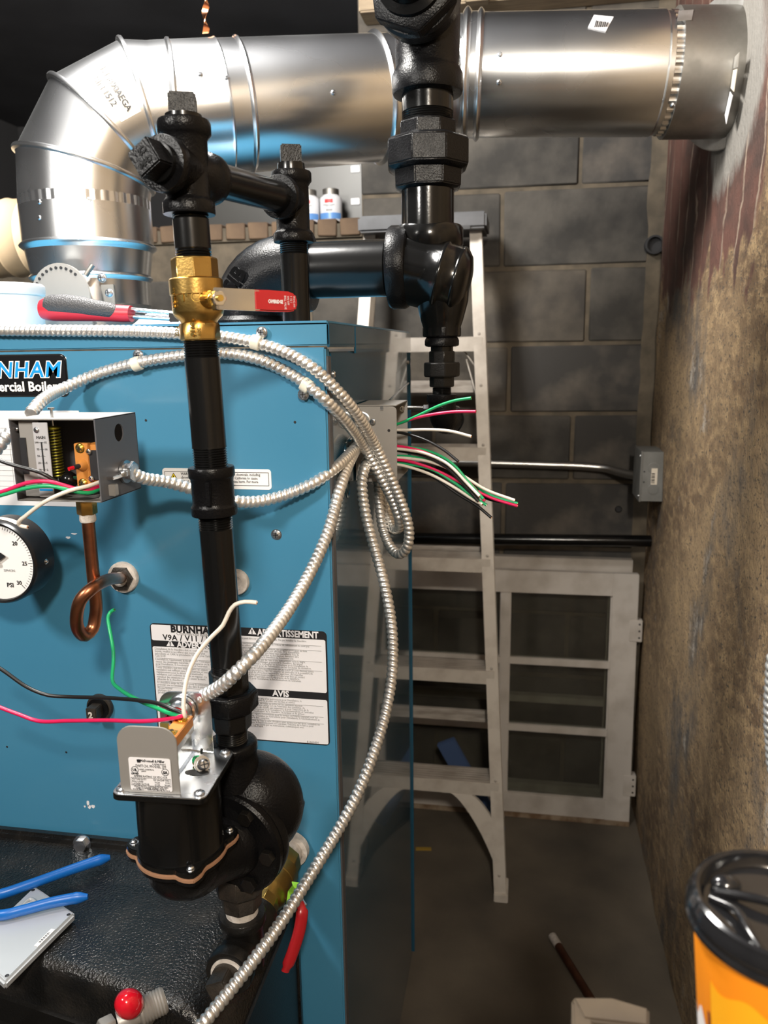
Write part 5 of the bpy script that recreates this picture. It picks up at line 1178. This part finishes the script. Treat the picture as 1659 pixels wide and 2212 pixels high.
# arch clamp around cable five
cc5 = pY(803, 1003, jy0-.012)
arc = [cc5+V((-.0105*math.cos(math.radians(a)), 0, .0105*math.sin(math.radians(a)))) for a in range(0, 181, 15)]
one(tube([arc[0]-Z_*.012]+arc+[arc[-1]-Z_*.012], .0022, 10), 'cable_clamp', 'zinc', jb); one(tube([cc5+V((-.012, -.002, -.012)), cc5+V((.014, -.002, -.012))], .0022, 10), 'clamp_screw', 'chrome', jb)
FY = BY0-.0088
def cable(pts, label): 
    P_ = [p if isinstance(p, Vector) else pY(*p) for p in pts]
    return one(flex(P_), 'flex_cable', 'flex', None, label=label, cat='cable', group='flexible metal conduits', smooth=60)
cable([(-60, 713, FY), (100, 714, FY), (280, 716, FY), (390, 721, FY), (480, 728, FY), (555, 741, FY), (620, 763, FY), (680, 798, .8795), (730, 845, .892), (775, 900, .93), (812, 965, .985), (848, 1040, 1.005), (874, 1105, 1.015), (884, 1150, 1.02), (878, 1185, 1.025), (862, 1197, 1.035), (844, 1182, 1.05), (828, 1145, 1.06), (820, 1095, 1.065), (817, 1036, 1.07)], 'metal conduit along the top of boiler front, looping beyond its corner')
cable([(66, 893, .775), (90, 866, .80), (140, 838, .86), (200, 812, FY), (298, 784, FY), (400, 768, FY), (480, 763, FY), (560, 777, FY), (640, 816, FY), (700, 862, .881), (745, 908, .915), (790, 970, .985), (825, 1035, 1.005), (850, 1085, 1.022), (862, 1120, 1.03), (862, 1140, 1.045), (850, 1142, 1.06), (838, 1110, 1.075), (834, 1070, 1.078), (832, 1036, 1.08)], 'metal conduit arching from the control box top over the front riser')
cable([cn+X_*.006, (310, 1033, .785), (360, 1041, .81), (420, 1058, .825), (465, 1072, .83), (510, 1083, .84), (560, 1083, .86), (620, 1068, .872), (680, 1042, .882), (725, 1010, .91), (770, 965, .985), (786, 948, 1.022)], 'metal conduit sagging behind the coupling from control box to junction box')
cable([cxn+ey*.010, (455, 1496, .683), (478, 1482, .677), (505, 1458, .674), (535, 1428, .682), (565, 1395, .705), (620, 1322, .765), (668, 1240, .822), (708, 1150, .865), (733, 1060, .90), (756, 995, .955), (777, 962, 1.005), (789, 958, 1.022)], 'metal conduit climbing from the switch bracket to the junction box')
cable([(796, 1000, 1.018), (788, 1012, .99), (782, 1040, .98), (788, 1100, .975), (805, 1170, .97), (830, 1260, .955), (846, 1350, .94), (848, 1440, .92), (835, 1530, .895), (806, 1630, .86), (770, 1720, .83), (723, 1806, .80), (665, 1900, .755), (605, 1995, .71), (540, 2085, .67), (460, 2185, .63), (390, 2270, .59)], 'long metal conduit hanging from junction box down across the drain valve')
cable([V((WX-.012, .68, 1.52)), V((WX-.045, .67, 1.36)), (1682, 1400, .66), (1671, 1480, .66), (1668, 1540, .66), (1671, 1600, .66), (1684, 1690, .66), V((.30, .66, .92)), V((.335, .66, .75)), V((WX-.014, .67, .55))], 'metal conduit at the right edge of the picture')
cable([(-70, 1040, .745), (-25, 990, .752), (0, 962, .758), (12, 945, .764), (24, 934, .770)], 'short metal conduit entering the control box from the left edge')
# nylon clips with screws
def clip(px, py, d, sx_, sy_, where):
    c = pY(px, py, FY); t_ = thing('cable_clip', 'white nylon cable clip '+where, 'cable clip', c, 'nylon conduit clips on the boiler front')
    d = V(d).normalized(); one(lathe(c-d*.0055, d, [(.0078, 0), (.0086, .001), (.0086, .010), (.0078, .011)], 24), 'band', 'nylon', t_)
    s_ = pY(sx_, sy_, BY0-.006); m_ = c.lerp(s_, .55); one(obox(m_+Y_*.001, d*.005, Y_*.0022, (s_-c)*.5), 'tab', 'nylon', t_, bevel=.0008); screw(s_-Y_*.001, -Y_, .0055, t_)
clip(296, 786, (.97, 0, .26), 299, 768, 'on the arching conduit left of the riser')
clip(553, 740, (.96, 0, -.26), 566, 718, 'on the top conduit just right of the red lever')
clip(662, 833, (.80, 0, -.58), 656, 852, 'near the boiler corner on the lower arching conduit')

# ---- wires out of the junction box
G = 'loose wire ends out of the junction box'
def jw(pts, mt, lab, y0=1.075, y1=1.03):
    n = len(pts); wire([pY(x, y, y0+(y1-y0)*i/(n-1)) for i, (x, y) in enumerate(pts)], mt, lab.split()[0]+'_wire', lab, G)
jw([(838, 922), (870, 912), (905, 897), (950, 876), (985, 865), (1018, 860)], 'w_green', 'green wire end curving up highest from the junction box')
jw([(838, 924), (880, 908), (920, 898), (975, 890), (1028, 889)], 'w_red', 'red wire end pointing right, just under the topmost green one')
jw([(838, 929), (880, 929), (920, 928), (970, 931), (1018, 943)], 'w_white', 'white wire end running level below the top red one')
jw([(838, 930), (880, 938), (920, 951), (960, 973), (990, 997)], 'w_black', 'black wire end drooping alone below the level white one')
jw([(838, 963), (880, 966), (930, 976), (975, 1000), (1015, 1045), (1044, 1078)], 'w_green', 'green wire end of the middle bundle at the junction box')
jw([(838, 962), (880, 967), (925, 980), (975, 1008), (1020, 1050), (1047, 1082)], 'w_red', 'red wire end of the middle bundle at the junction box', 1.072, 1.03)
jw([(838, 968), (880, 972), (920, 980), (968, 1003), (1010, 1045), (1036, 1072)], 'w_white', 'white wire end of the middle bundle at the junction box', 1.068, 1.02)
jw([(838, 970), (880, 977), (920, 986), (965, 1010), (1005, 1050), (1034, 1083)], 'w_black', 'black wire end of the middle bundle at the junction box', 1.075, 1.03)
jw([(838, 988), (880, 990), (930, 998), (990, 1022), (1050, 1058), (1112, 1081)], 'w_white', 'white wire end reaching farthest right from the junction box')
jw([(838, 986), (880, 986), (930, 995), (1000, 1030), (1060, 1070), (1118, 1088)], 'w_green', 'green wire end reaching farthest right from the junction box', 1.078, 1.035)
jw([(838, 992), (880, 996), (940, 1015), (1000, 1045), (1060, 1075), (1118, 1093)], 'w_red', 'red wire end reaching farthest right from the junction box', 1.072, 1.03)
jw([(838, 995), (880, 1000), (940, 1020), (1000, 1050), (1055, 1078), (1103, 1087)], 'w_black', 'black wire end reaching farthest right from the junction box', 1.08, 1.04)
jw([(838, 1000), (880, 1003), (930, 1013), (985, 1045), (1020, 1072), (1051, 1091)], 'w_green', 'lowest green wire end below the long bundle', 1.075, 1.03)
jw([(838, 1000), (880, 1008), (930, 1025), (980, 1052), (1020, 1078), (1042, 1090)], 'w_white', 'lowest white wire end below the long bundle', 1.07, 1.03)
jw([(838, 998), (880, 1007), (935, 1030), (990, 1068), (1030, 1092), (1061, 1118)], 'w_black', 'lowest black wire end hanging under all the others', 1.078, 1.03)
# ---- wires of the pressure control
G2 = 'wires at the pressure control'
def pw_(pts, mt, lab, d=.704): wire([pY(x, y, dd if dd else d) for x, y, dd in pts], mt, lab.split()[0]+'_wire', lab, G2)
pw_([(-40, 975, 0), (5, 997, 0), (40, 1008, 0), (90, 1022, 0), (130, 1045, .712), (165, 1062, .72), (200, 1065, .735)], 'w_black', 'black wire crossing the open control box')
pw_([(-40, 1070, 0), (5, 1062, 0), (60, 1043, 0), (105, 1040, 0), (150, 1052, .708), (185, 1060, .715), (225, 1046, .74)], 'w_red', 'red wire leaving the open control box to the left')
pw_([(-40, 1080, 0), (5, 1069, 0), (60, 1054, 0), (110, 1050, 0), (155, 1060, .706), (190, 1065, .715), (225, 1052, .74)], 'w_green', 'green wire leaving the open control box to the left')
pw_([(225, 1038, .735), (190, 1050, .715), (150, 1060, .702), (95, 1085, .698), (55, 1115, .700), (40, 1128, .702), (43, 1135, .704), (60, 1139, .704)], 'w_white', 'white wire bent down from the control box over the gauge')
# ---- wires at the switch
G3 = 'wires at the open switch'
hole = cxn+nd*.012
def sw_(pts, mt, lab): wire([hole+V((random.uniform(-.004, .004), .006, random.uniform(-.005, .003)))]+[pY(*p) for p in pts], mt, lab.split()[0]+'_wire', lab, G3)
sw_([(392, 1540, .655), (350, 1522, .66), (300, 1513, .68), (240, 1508, .70), (150, 1505, .72), (105, 1502, .72), (60, 1485, .72), (5, 1447, .72), (-40, 1420, .72)], 'w_black', 'black wire sweeping left across the boiler front from the switch')
sw_([(398, 1545, .652), (370, 1552, .655), (310, 1558, .665), (230, 1556, .68), (150, 1557, .69), (80, 1557, .70), (40, 1543, .70), (0, 1528, .70), (-40, 1510, .70)], 'w_red', 'red wire sweeping left across the boiler front from the switch')
sw_([(392, 1546, .653), (372, 1543, .657), (340, 1530, .67), (300, 1513, .69), (258, 1488, .72), (243, 1470, .74), (245, 1430, .76), (244, 1400, .775), (235, 1350, .79), (233, 1335, .795), (238, 1323, .80), (247, 1317, .80)], 'w_green', 'green wire standing up alone left of the white label')
sw_([(400, 1546, .650), (397, 1538, .650), (397, 1510, .655), (405, 1460, .665), (425, 1415, .675), (455, 1378, .68), (482, 1350, .683), (495, 1322, .685), (508, 1306, .685), (530, 1300, .685), (555, 1302, .685)], 'w_white', 'white wire bending up in front of the black riser')

# ================================================================== LADDER
ld = thing('step_ladder', 'worn aluminium step ladder leaning behind the boiler', 'ladder', (-.27, 1.9, 0))
def lp_(s, side, z):
    """front rail centre at height z, side +1 right -1 left"""
    xr = -.016-.100*z/1.70; xl = -.515+.100*z/1.70
    return V((xr if side > 0 else xl, 1.815+.330*z/1.70, z))
for sd_ in (1, -1):
    a, b = lp_(0, sd_, 0.0), lp_(0, sd_, 1.70)
    d = (b-a).normalized(); 
    one(obox((a+b)/2, X_*.0035*sd_, (d.cross(X_)).normalized()*.032, (b-a)/2), 'rail_web', 'alu', ld, bevel=.001)
    for e in (-1, 1):
        n_ = d.cross(X_).normalized()*.0305*e
        one(obox((a+b)/2+n_-X_*sd_*.0115, X_*.0155, n_.normalized()*.0016, (b-a)/2), 'rail_flange', 'alu', ld, bevel=.0006)
    one(obox(a+V((-.010*sd_, 0, .010)), X_*.018, Y_*.036, Z_*.012), 'foot', 'alu', ld, bevel=.002)
    for z in (.06, .30, .585, .87, 1.15, 1.30, 1.43):
        p = lp_(0, sd_, z); n_ = d.cross(X_).normalized(); n_ = n_ if n_.y < 0 else -n_
        one(lathe(p+n_*.032-X_*sd_*.012, n_, [(.0042, 0), (.0038, .0012), (.0015, .002)], 12), 'rivet', 'alu_step', ld)
for z in (.300, .585, .868, 1.150, 1.428):
    a, b = lp_(0, -1, z), lp_(0, 1, z); cy = a.y
    st_ = one(box(a.x+.004, b.x-.004, cy-.034, cy+.040, z-.003, z), 'step', 'alu_step', ld, bevel=.0006)
    one(box(a.x+.004, b.x-.004, cy-.0365, cy-.034, z-.036, z), 'step_lip', 'alu', st_, bevel=.0006); one(box(a.x+.004, b.x-.004, cy+.038, cy+.040, z-.026, z), 'step_back', 'alu_step', st_, bevel=.0006)
    for k in range(6): one(box(a.x+.006, b.x-.006, cy-.028+.011*k, cy-.025+.011*k, z, z+.0014), 'tread_rib', 'alu_step', st_, smooth=0)
# arched gussets under the lowest step
for sd_ in (1, -1):
    top = lp_(0, sd_, .262); foot = lp_(0, sd_, .012); K = 1.45
    pts = [V((top.x-sd_*(.130-.126*math.sin(math.radians(7.5*i))**K), 0, .012+.252*math.cos(math.radians(7.5*i))**K if i < 12 else .012)) for i in range(13)]
    inner = [V((top.x-sd_*(.078-.076*math.sin(math.radians(7.5*i))**K), 0, .150+.114*math.cos(math.radians(7.5*i))**K if i < 12 else .150)) for i in range(13)]
    def onp(p): return V((p.x+ (foot.x-top.x)*(.262-p.z)/.25, 1.815+.330*p.z/1.70-.030, p.z))
    v = [onp(p) for p in pts]+[onp(p) for p in inner]; v += [p+V((0, .012, 0)) for p in v]; f = []
    for i in range(12): f += [(i, i+1, 14+i, 13+i), (26+i, 26+13+i, 26+14+i, 26+i+1), (i, 26+i, 27+i, i+1), (13+i, 14+i, 40+i, 39+i)]
    f += [(0, 13, 39, 26), (12, 38, 51, 25)]
    one((v, f), 'arched_gusset', 'alu', ld, bevel=.0008)
# rear legs folded behind
for sd_ in (1, -1):
    a = V((-.030 if sd_ > 0 else -.50, 1.905, .012)); b = V((-.125 if sd_ > 0 else -.405, 2.175, 1.66))
    one(beam_(a, b, .022, .030, X_), 'rear_rail', 'alu', ld, bevel=.001)
for z in (.42, .86, 1.30):
    y = 1.905+.27*z/1.66; one(box(-.48+.1*z/1.66, -.05-.1*z/1.66, y-.006, y+.006, z-.016, z+.016), 'rear_bar', 'alu_step', ld, bevel=.001)
for sd_ in (1, -1):
    p = lp_(0, sd_, 1.20); one(beam_(p+V((-.012*sd_, .03, .01)), V((p.x-.060*sd_, p.y+.06, 1.37)), .020, .003, Y_), 'spreader', 'alu', ld, bevel=.0006); one(beam_(p+V((-.012*sd_, .05, .12)), V((p.x-.075*sd_, p.y+.06, 1.405)), .016, .003, Y_), 'spreader', 'alu', ld, bevel=.0006)
capz = 1.695
cp_ = one(box(-.425, -.097, 2.06, 2.235, capz, capz+.040), 'top_cap', 'cap_grey', ld, bevel=.006)
for x, y, w_ in ((885, 492, .040), (1010, 491, .018)):
    c = pY(x-10, y, 2.0595); one(box(c.x-w_, c.x+w_, 2.0590, 2.0610, c.z-.0045, c.z+.0045), 'slot', 'ink', cp_, smooth=0)
# ================================================================== OLD SASHES
sa = thing('window_sash', 'old white six-pane window sash leaning on the block wall', 'window sash', (-.04, 2.23, 0))
sO = V((0, 2.196, 0.0)); su = V((0, .062, .758)); SH = su.length; su = su.normalized(); sn = V((0, -su.z, su.y))
SXR, SXL, slope = .341, -.410, -.018
def sp3(x, h, d=0.): return sO+X_*x+su*h+sn*d
def sbar(x0, x1, h0, h1, t_=.030, name='rail', mt='paint_white', dh=0.):
    """bar between heights h0..h1 that follows the slight tilt of the sash"""
    v = []
    for d in (0, t_):
        for x, h in ((x0, h0), (x1, h0), (x1, h1), (x0, h1)): v.append(sp3(x, h, d)+Z_*0)
    return one((v, [(0, 1, 2, 3), (4, 7, 6, 5), (0, 4, 5, 1), (1, 5, 6, 2), (2, 6, 7, 3), (3, 7, 4, 0)]), name, mt, sa, bevel=.0015)
ST = .072
sbar(SXR-ST, SXR, 0, SH, name='stile'); sbar(SXL, SXL+ST, 0, SH, name='stile')
sbar(SXL+ST, SXR-ST, SH-.066, SH, name='top_rail'); sbar(SXL+ST, SXR-ST, .012, .072, name='bottom_rail'); sbar(SXL, SXR, -.004, .012, .032, 'weather_bar', 'paint_rot')
mx = (SXL+SXR)/2; ih0, ih1 = .072, SH-.066; ph_ = (ih1-ih0)/3
sbar(mx-.012, mx+.012, ih0, ih1, .028, 'mullion')
for k in (1, 2):
    for xa, xb in ((SXL+ST, mx-.012), (mx+.012, SXR-ST)): sbar(xa, xb, ih0+ph_*k-.010, ih0+ph_*k+.010, .028, 'muntin')
for k in range(3):
    for xa, xb in ((SXL+ST, mx-.012), (mx+.012, SXR-ST)):
        h0 = ih0+ph_*k+(.010 if k else 0); h1 = ih0+ph_*(k+1)-(.010 if k < 2 else 0)
        v = [sp3(x, h, d) for d in (.012, .015) for x, h in ((xa, h0), (xb, h0), (xb, h1), (xa, h1))]
        one((v, [(0, 1, 2, 3), (4, 7, 6, 5), (0, 4, 5, 1), (1, 5, 6, 2), (2, 6, 7, 3), (3, 7, 4, 0)]), 'pane', 'glass', sa, smooth=0)
        for e in ((xa, xa+.004, h0, h1), (xb-.004, xb, h0, h1)): 
            v = [sp3(x, h, d) for d in (.014, .022) for x, h in ((e[0], e[2]), (e[1], e[2]), (e[1], e[3]), (e[0], e[3]))]
            one((v, [(0, 1, 2, 3), (4, 7, 6, 5), (0, 4, 5, 1), (1, 5, 6, 2), (2, 6, 7, 3), (3, 7, 4, 0)]), 'putty', 'paint_white', sa, smooth=0)
for hh_ in (SH-.165, .125):
    hg = sbar(SXR-.022, SXR+.014, hh_-.032, hh_+.032, .032, 'hinge')
    for k in range(3): one(lathe(sp3(SXR+.006, hh_-.020+.020*k, .0322), sn, [(.003, 0), (.0025, .0004)], 10), 'hinge_hole', 'ink', hg)
sb2 = thing('old_sash', 'second white sash leaning behind, only its top edge showing', 'window sash', (-.04, 2.28, 0))
def bar2(x0, x1, z0, z1): return one(box(x0, x1, 2.266, 2.294, z0, z1), 'rail', 'paint_white', sb2, bevel=.0015)
bar2(-.44, .327, .752, .792); bar2(-.44, -.37, 0, .752); bar2(.262, .327, 0, .752); bar2(-.37, .262, .33, .352); bar2(-.37, .262, 0, .055); 
a = pY(962, 1600, 2.04); b = pZ(1075, 1775, .012); b.y = 2.06
one(beam_(a, b, .055, .016, X_), 'blue_plank', 'blue_rag', None, label='dark blue plank slanting down behind the lowest ladder steps', cat='plank', bevel=.003)
# ================================================================== WALL PIPES, CONDUIT, BOXES
one(tube([V((-.9, 2.205, .845)), V((WX+.004, 2.205, .866))], .0165, 24), 'black_pipe', 'black_smooth', None, label='black pipe running level along the back wall above the sashes', cat='pipe')
one(tube(spline([V((-.9, 2.272, 1.078)), V((-.2, 2.272, 1.072)), V((.05, 2.272, 1.068)), V((.19, 2.272, 1.064)), V((.24, 2.265, 1.060)), V((.275, 2.235, 1.054)), V((.312, 2.19, 1.052)), V((.325, 2.165, 1.052))], .01), .0115, 20), 'steel_conduit', 'conduit', None, label='thin steel conduit on the back wall ending at the grey box', cat='conduit')
eb = thing('electrical_box', 'grey steel electrical box with sticker on the right wall', 'electrical box', (.335, 2.11, 1.01))
ex0, ey0, ey1, ez0, ez1 = WX-.062, 2.050, 2.172, 1.008, 1.136
one(box(ex0+.003, WX+.004, ey0, ey1, ez0, ez1), 'box_body', 'elec_box', eb, bevel=.001); one(box(ex0-.001, ex0+.003, ey0-.002, ey1+.002, ez0-.002, ez1+.002), 'box_cover', 'elec_box', eb, bevel=.001)
for cx2, cz2, rr in ((.334, 1.095, .014), (.336, 1.040, .014)): one(lathe((cx2, ey0, cz2), -Y_, [(rr, 0), (rr, .0006), (rr*.9, .0008), (rr*.88, .0001)], 22, cap=False), 'knockout', 'elec_box', eb)
stk = one(box(.329, .344, ey0-.0008, ey0, 1.052, 1.094), 'barcode_sticker', 'sticker_beige', eb, smooth=0)
for k in range(6): one(box(.330, .338, ey0-.0012, ey0-.0006, 1.056+.0045*k, 1.058+.0045*k+.001*(k % 2)), 'barcode_bar', 'ink', stk, smooth=0)
for cx2, cz2 in ((.312, 1.085), (.312, 1.058)): one(lathe((cx2, ey0, cz2), -Y_, [(.0022, 0), (.002, .0006)], 10), 'hole', 'ink', eb)
for cz2, cy2 in ((ez0+.012, ey0+.012), (ez1-.012, ey0+.012)): screw((ex0-.001, cy2, cz2), -X_, .004, eb)
c = pY(1412, 530, 2.29); one(lathe(c+Y_*.01, -Y_, [(.024, 0), (.0245, .030), (.0195, .031), (.019, .014), (.001, .013)], 30), 'pipe_sleeve', 'void', None, label='open black pipe stub in the back wall corner', cat='pipe')
one(lathe(pY(1336, 1100, 2.297), -Y_, [(.010, 0), (.008, .003), (.001, .003)], 12), 'wall_hole', 'ink', wb)
# cans on the ledge, grey sheet, beige wrapped pipe, copper strip
def can(x, lab):
    b = pY(x, 472, 2.36); b.z = LZ+.046; t_ = thing('paint_can', lab, 'can', b, 'cement cans on the ledge'); r = .0325; h = .093
    one(lathe(b, Z_, [(r*.97, 0), (r, .002), (r, h*.70), (r*.96, h*.74), (r*.74, h*.80), (r*.74, h*.82)], 36), 'can_body', 'can_white', t_)
    one(lathe(b+Z_*h*.80, Z_, [(r*.70, 0), (r*.74, .001), (r*.74, h*.19), (r*.68, h*.20)], 32), 'cap', 'galv_dull', t_)
    v = []
    for i in range(13):
        a = math.radians(200+140*i/12)
        for hh_ in (.08, .26): v.append(b+V(((r+.0005)*math.cos(a), (r+.0005)*math.sin(a), h*hh_)))
    one((v, [(2*i, 2*i+2, 2*i+3, 2*i+1) for i in range(12)]), 'blue_band', 'can_blue', t_)
    def mark(a0, a1, h0, h1, mt):
        v = []; n = 8
        for i in range(n+1):
            a = math.radians(a0+(a1-a0)*i/n)
            for hh_ in (h0, h1): v.append(b+V(((r+.0008)*math.cos(a), (r+.0008)*math.sin(a), h*hh_)))
        one((v, [(2*i, 2*i+2, 2*i+3, 2*i+1) for i in range(n)]), 'printed_mark', mt, t_)
    mark(250, 292, .55, .66, 'ink_red'); mark(240, 300, .48, .505, 'ink_grey'); mark(255, 290, .445, .465, 'ink_grey'); mark(256, 288, .31, .37, 'ink_grey')
can(716, 'white and blue can on the ledge, fully visible'); can(668, 'can on the ledge half hidden behind the rear tee')
shp = [pY(x, y, 2.44) for x, y in ((560, 250), (777, 250), (777, 474), (560, 474))]
sh = thing('grey_sheet', 'thin grey sheet standing behind the cans on the ledge', 'sheet', V((shp[2].x, 2.44, LZ+.034)))
one(prism([V((shp[3].x-.2, 2.44, LZ+.036)), V((LX-.004, 2.44, LZ+.036)), V((LX-.004, 2.44, 1.98)), V((shp[3].x-.2, 2.44, 1.98))], (0, .004, 0)), 'sheet_panel', 'sheet_grey', sh, smooth=0)
for x, y in ((768, 365), (768, 435)): c = pY(x, y, 2.436); one(box(c.x-.014, min(c.x+.012, LX-.006), 2.4355, 2.439, c.z-.009, c.z+.009), 'white_tape', 'sticker', sh, bevel=.001)
wr = thing('wrapped_pipe', 'beige wrapped pipe at the far left behind the flue', 'pipe', V((-1.3, 1.85, 1.55)))
ca_ = pY(-160, 515, 1.75); cb_ = pY(100, 515, 1.75); cb_.z = ca_.z = pY(40, 515, 1.75).z
pr_ = [(.086, 0)]; L_ = (cb_-ca_).length
for k in range(6): h = L_*(k+.5)/6; pr_ += [(.0865, h-.004), (.089, h), (.0865, h+.004)]
one(lathe(ca_, (cb_-ca_), pr_+[(.086, L_)], 44), 'wrap', 'tape_beige', wr)
cs = thing('copper_strap', 'twisted bright copper strap hanging from the ceiling', 'strap', pY(445, 72, 1.5))
pts = [pY(444+2*math.sin(k*1.3), 72-k*11, 1.5) for k in range(0, 13)]; v = []; f = []
for i, p in enumerate(pts):
    a = i*.75; d = V((math.cos(a), math.sin(a), 0))*.0060; v += [p-d, p+d, p+d+V((-math.sin(a), math.cos(a), 0))*.001, p-d+V((-math.sin(a), math.cos(a), 0))*.001]
    if i: b = 4*i; f += [(b-4, b-3, b+1, b), (b-3, b-2, b+2, b+1), (b-2, b-1, b+3, b+2), (b-1, b-4, b, b+3)]
one((v, f+[(0, 3, 2, 1), (len(v)-4, len(v)-3, len(v)-2, len(v)-1)]), 'strip', 'copper_bright', cs, smooth=60)

# ================================================================== FLOOR BITS
ctb = thing('copper_pipe', 'dark copper pipe offcut with whitish end on the floor', 'pipe', V((.13, 1.58, 0)))
a = pZ(1193, 2022, .0095); b = pZ(1290, 2180, .0095); d = (b-a).normalized()
one(lathe(a+d*.03, d, [(.0093, 0), (.0093, (b-a).length)], 20), 'tube', 'copper_dark', ctb); one(lathe(a, d, [(.0098, 0), (.0100, .002), (.0100, .030), (.0094, .033)], 20), 'soldered_end', 'dope', ctb)
c = pZ(915, 1835, 0); one(obox(c+Z_*.002, V((.022, .003, 0)), V((-.001, .006, 0)), Z_*.0018), 'wood_scrap', 'yellow_scrap', None, label='tiny yellow scrap on the floor beside the boiler', cat='scrap', bevel=.0005)
# ================================================================== BENCH AND CUP (close to the viewer)
TZ = .985
bn = thing('wooden_bench', 'rough pale wooden bench top at the bottom right', 'bench', V((.20, .33, 0)))
p1, p2, p3 = pZ(1235, 2152, TZ+.012), pZ(1400, 2165, TZ+.012), pZ(1530, 2212, TZ)
one(prism([V((p1.x, p1.y, TZ-.018)), V((p1.x-.012, p1.y-.22, TZ-.018)), V((.345, p1.y-.22, TZ-.018)), V((.345, p1.y-.05, TZ-.018)), V((p3.x, p3.y, TZ-.018)), V((p2.x, p2.y-.006, TZ-.018))], (0, 0, .018)), 'top_board', 'lumber', bn, bevel=.002)
v = [V((p1.x, p1.y, TZ)), V((p1.x+.006, p1.y-.016, TZ)), V((p2.x-.002, p2.y-.018, TZ)), V((p2.x, p2.y-.004, TZ)), V((p2.x-.022, p2.y+.001, TZ))]
one(prism(v, (0, 0, .012)), 'edge_strip', 'lumber', bn, bevel=.0015)
one(prism([V((p1.x, p1.y, TZ)), V((p1.x-.004, p1.y-.09, TZ)), V((p1.x+.010, p1.y-.09, TZ)), V((p1.x+.012, p1.y-.014, TZ))], (0, 0, .011)), 'edge_strip', 'lumber', bn, bevel=.0015)
for lx_, ly_ in ((.07, .26), (.325, .26), (.325, .36), (.09, .35)): one(box(lx_-.018, lx_+.018, ly_-.018, ly_+.018, 0, TZ-.018), 'leg', 'lumber', bn, bevel=.002)
cu = thing('coffee_cup', 'orange paper cup with black lid at the lower right corner', 'cup', V((.142, .378, TZ)))
cc = pY(1690, 1965, .385); LZc = cc.z-.006; cb_ = V((cc.x, cc.y, TZ)); hgt = LZc-TZ
cup_prof = [(.031, 0), (.0315, .001), (.0432, hgt-.002), (.0432, hgt)]
one(lathe(cb_, Z_, cup_prof, 64), 'cup_wall', 'cup_orange', cu)
def cup_patch(a0, a1, h0, h1, mt, nm, off=.0006, wav=0.):
    v = []; f = []; n = 20
    for i in range(n+1):
        a = math.radians(a0+(a1-a0)*i/n)
        for hh_ in (h0+wav*math.sin(i*.45), h1-wav*math.sin(i*.45)*.5): r = .031+(.0122)*hh_/hgt+off; v.append(cb_+V((r*math.cos(a), r*math.sin(a), hh_)))
        if i: b = 2*i; f.append((b-2, b, b+1, b-1))
    return one((v, f), nm, mt, cu)
cup_patch(205, 262, .012, hgt*.78, 'cup_yellow', 'printed_patch', .0005, .006); cup_patch(175, 203, 0.004, hgt*.52, 'cup_white', 'printed_patch', .0005, .010)
cup_patch(201, 204, .010, hgt*.60, 'cup_brown', 'printed_line', .0007); cup_patch(228, 236, hgt*.45, hgt*.52, 'cup_brown', 'printed_line', .0008, .004)
lid = one(lathe(cb_+Z_*(hgt-.006), Z_, [(.0440, 0), (.0465, .0015), (.0470, .004), (.0458, .006), (.0468, .008), (.0470, .010), (.0452, .013), (.0440, .0165), (.0422, .0175), (.0405, .0165), (.0392, .011), (.0380, .0095), (.0200, .0090), (.001, .0088)], 64), 'lid', 'lid_black', cu)
lt = cb_+Z_*(hgt+.004)
one(tube(spline([lt+V((-.034, .006, 0)), lt+V((-.024, -.006, .003)), lt+V((-.022, -.020, .003)), lt+V((-.018, -.034, .001))], .003), .0022, 12), 'lid_ridge', 'lid_black', cu)
one(tube(spline([lt+V((-.030, .012, 0)), lt+V((-.012, .004, .004)), lt+V((.008, -.002, .004)), lt+V((.028, -.016, .001))], .003), .0025, 12), 'lid_ridge', 'lid_black', cu)
one(sphere(lt+V((-.024, .016, .002)), .008, .006, .005, 18, 10), 'sip_tab', 'lid_black', cu)
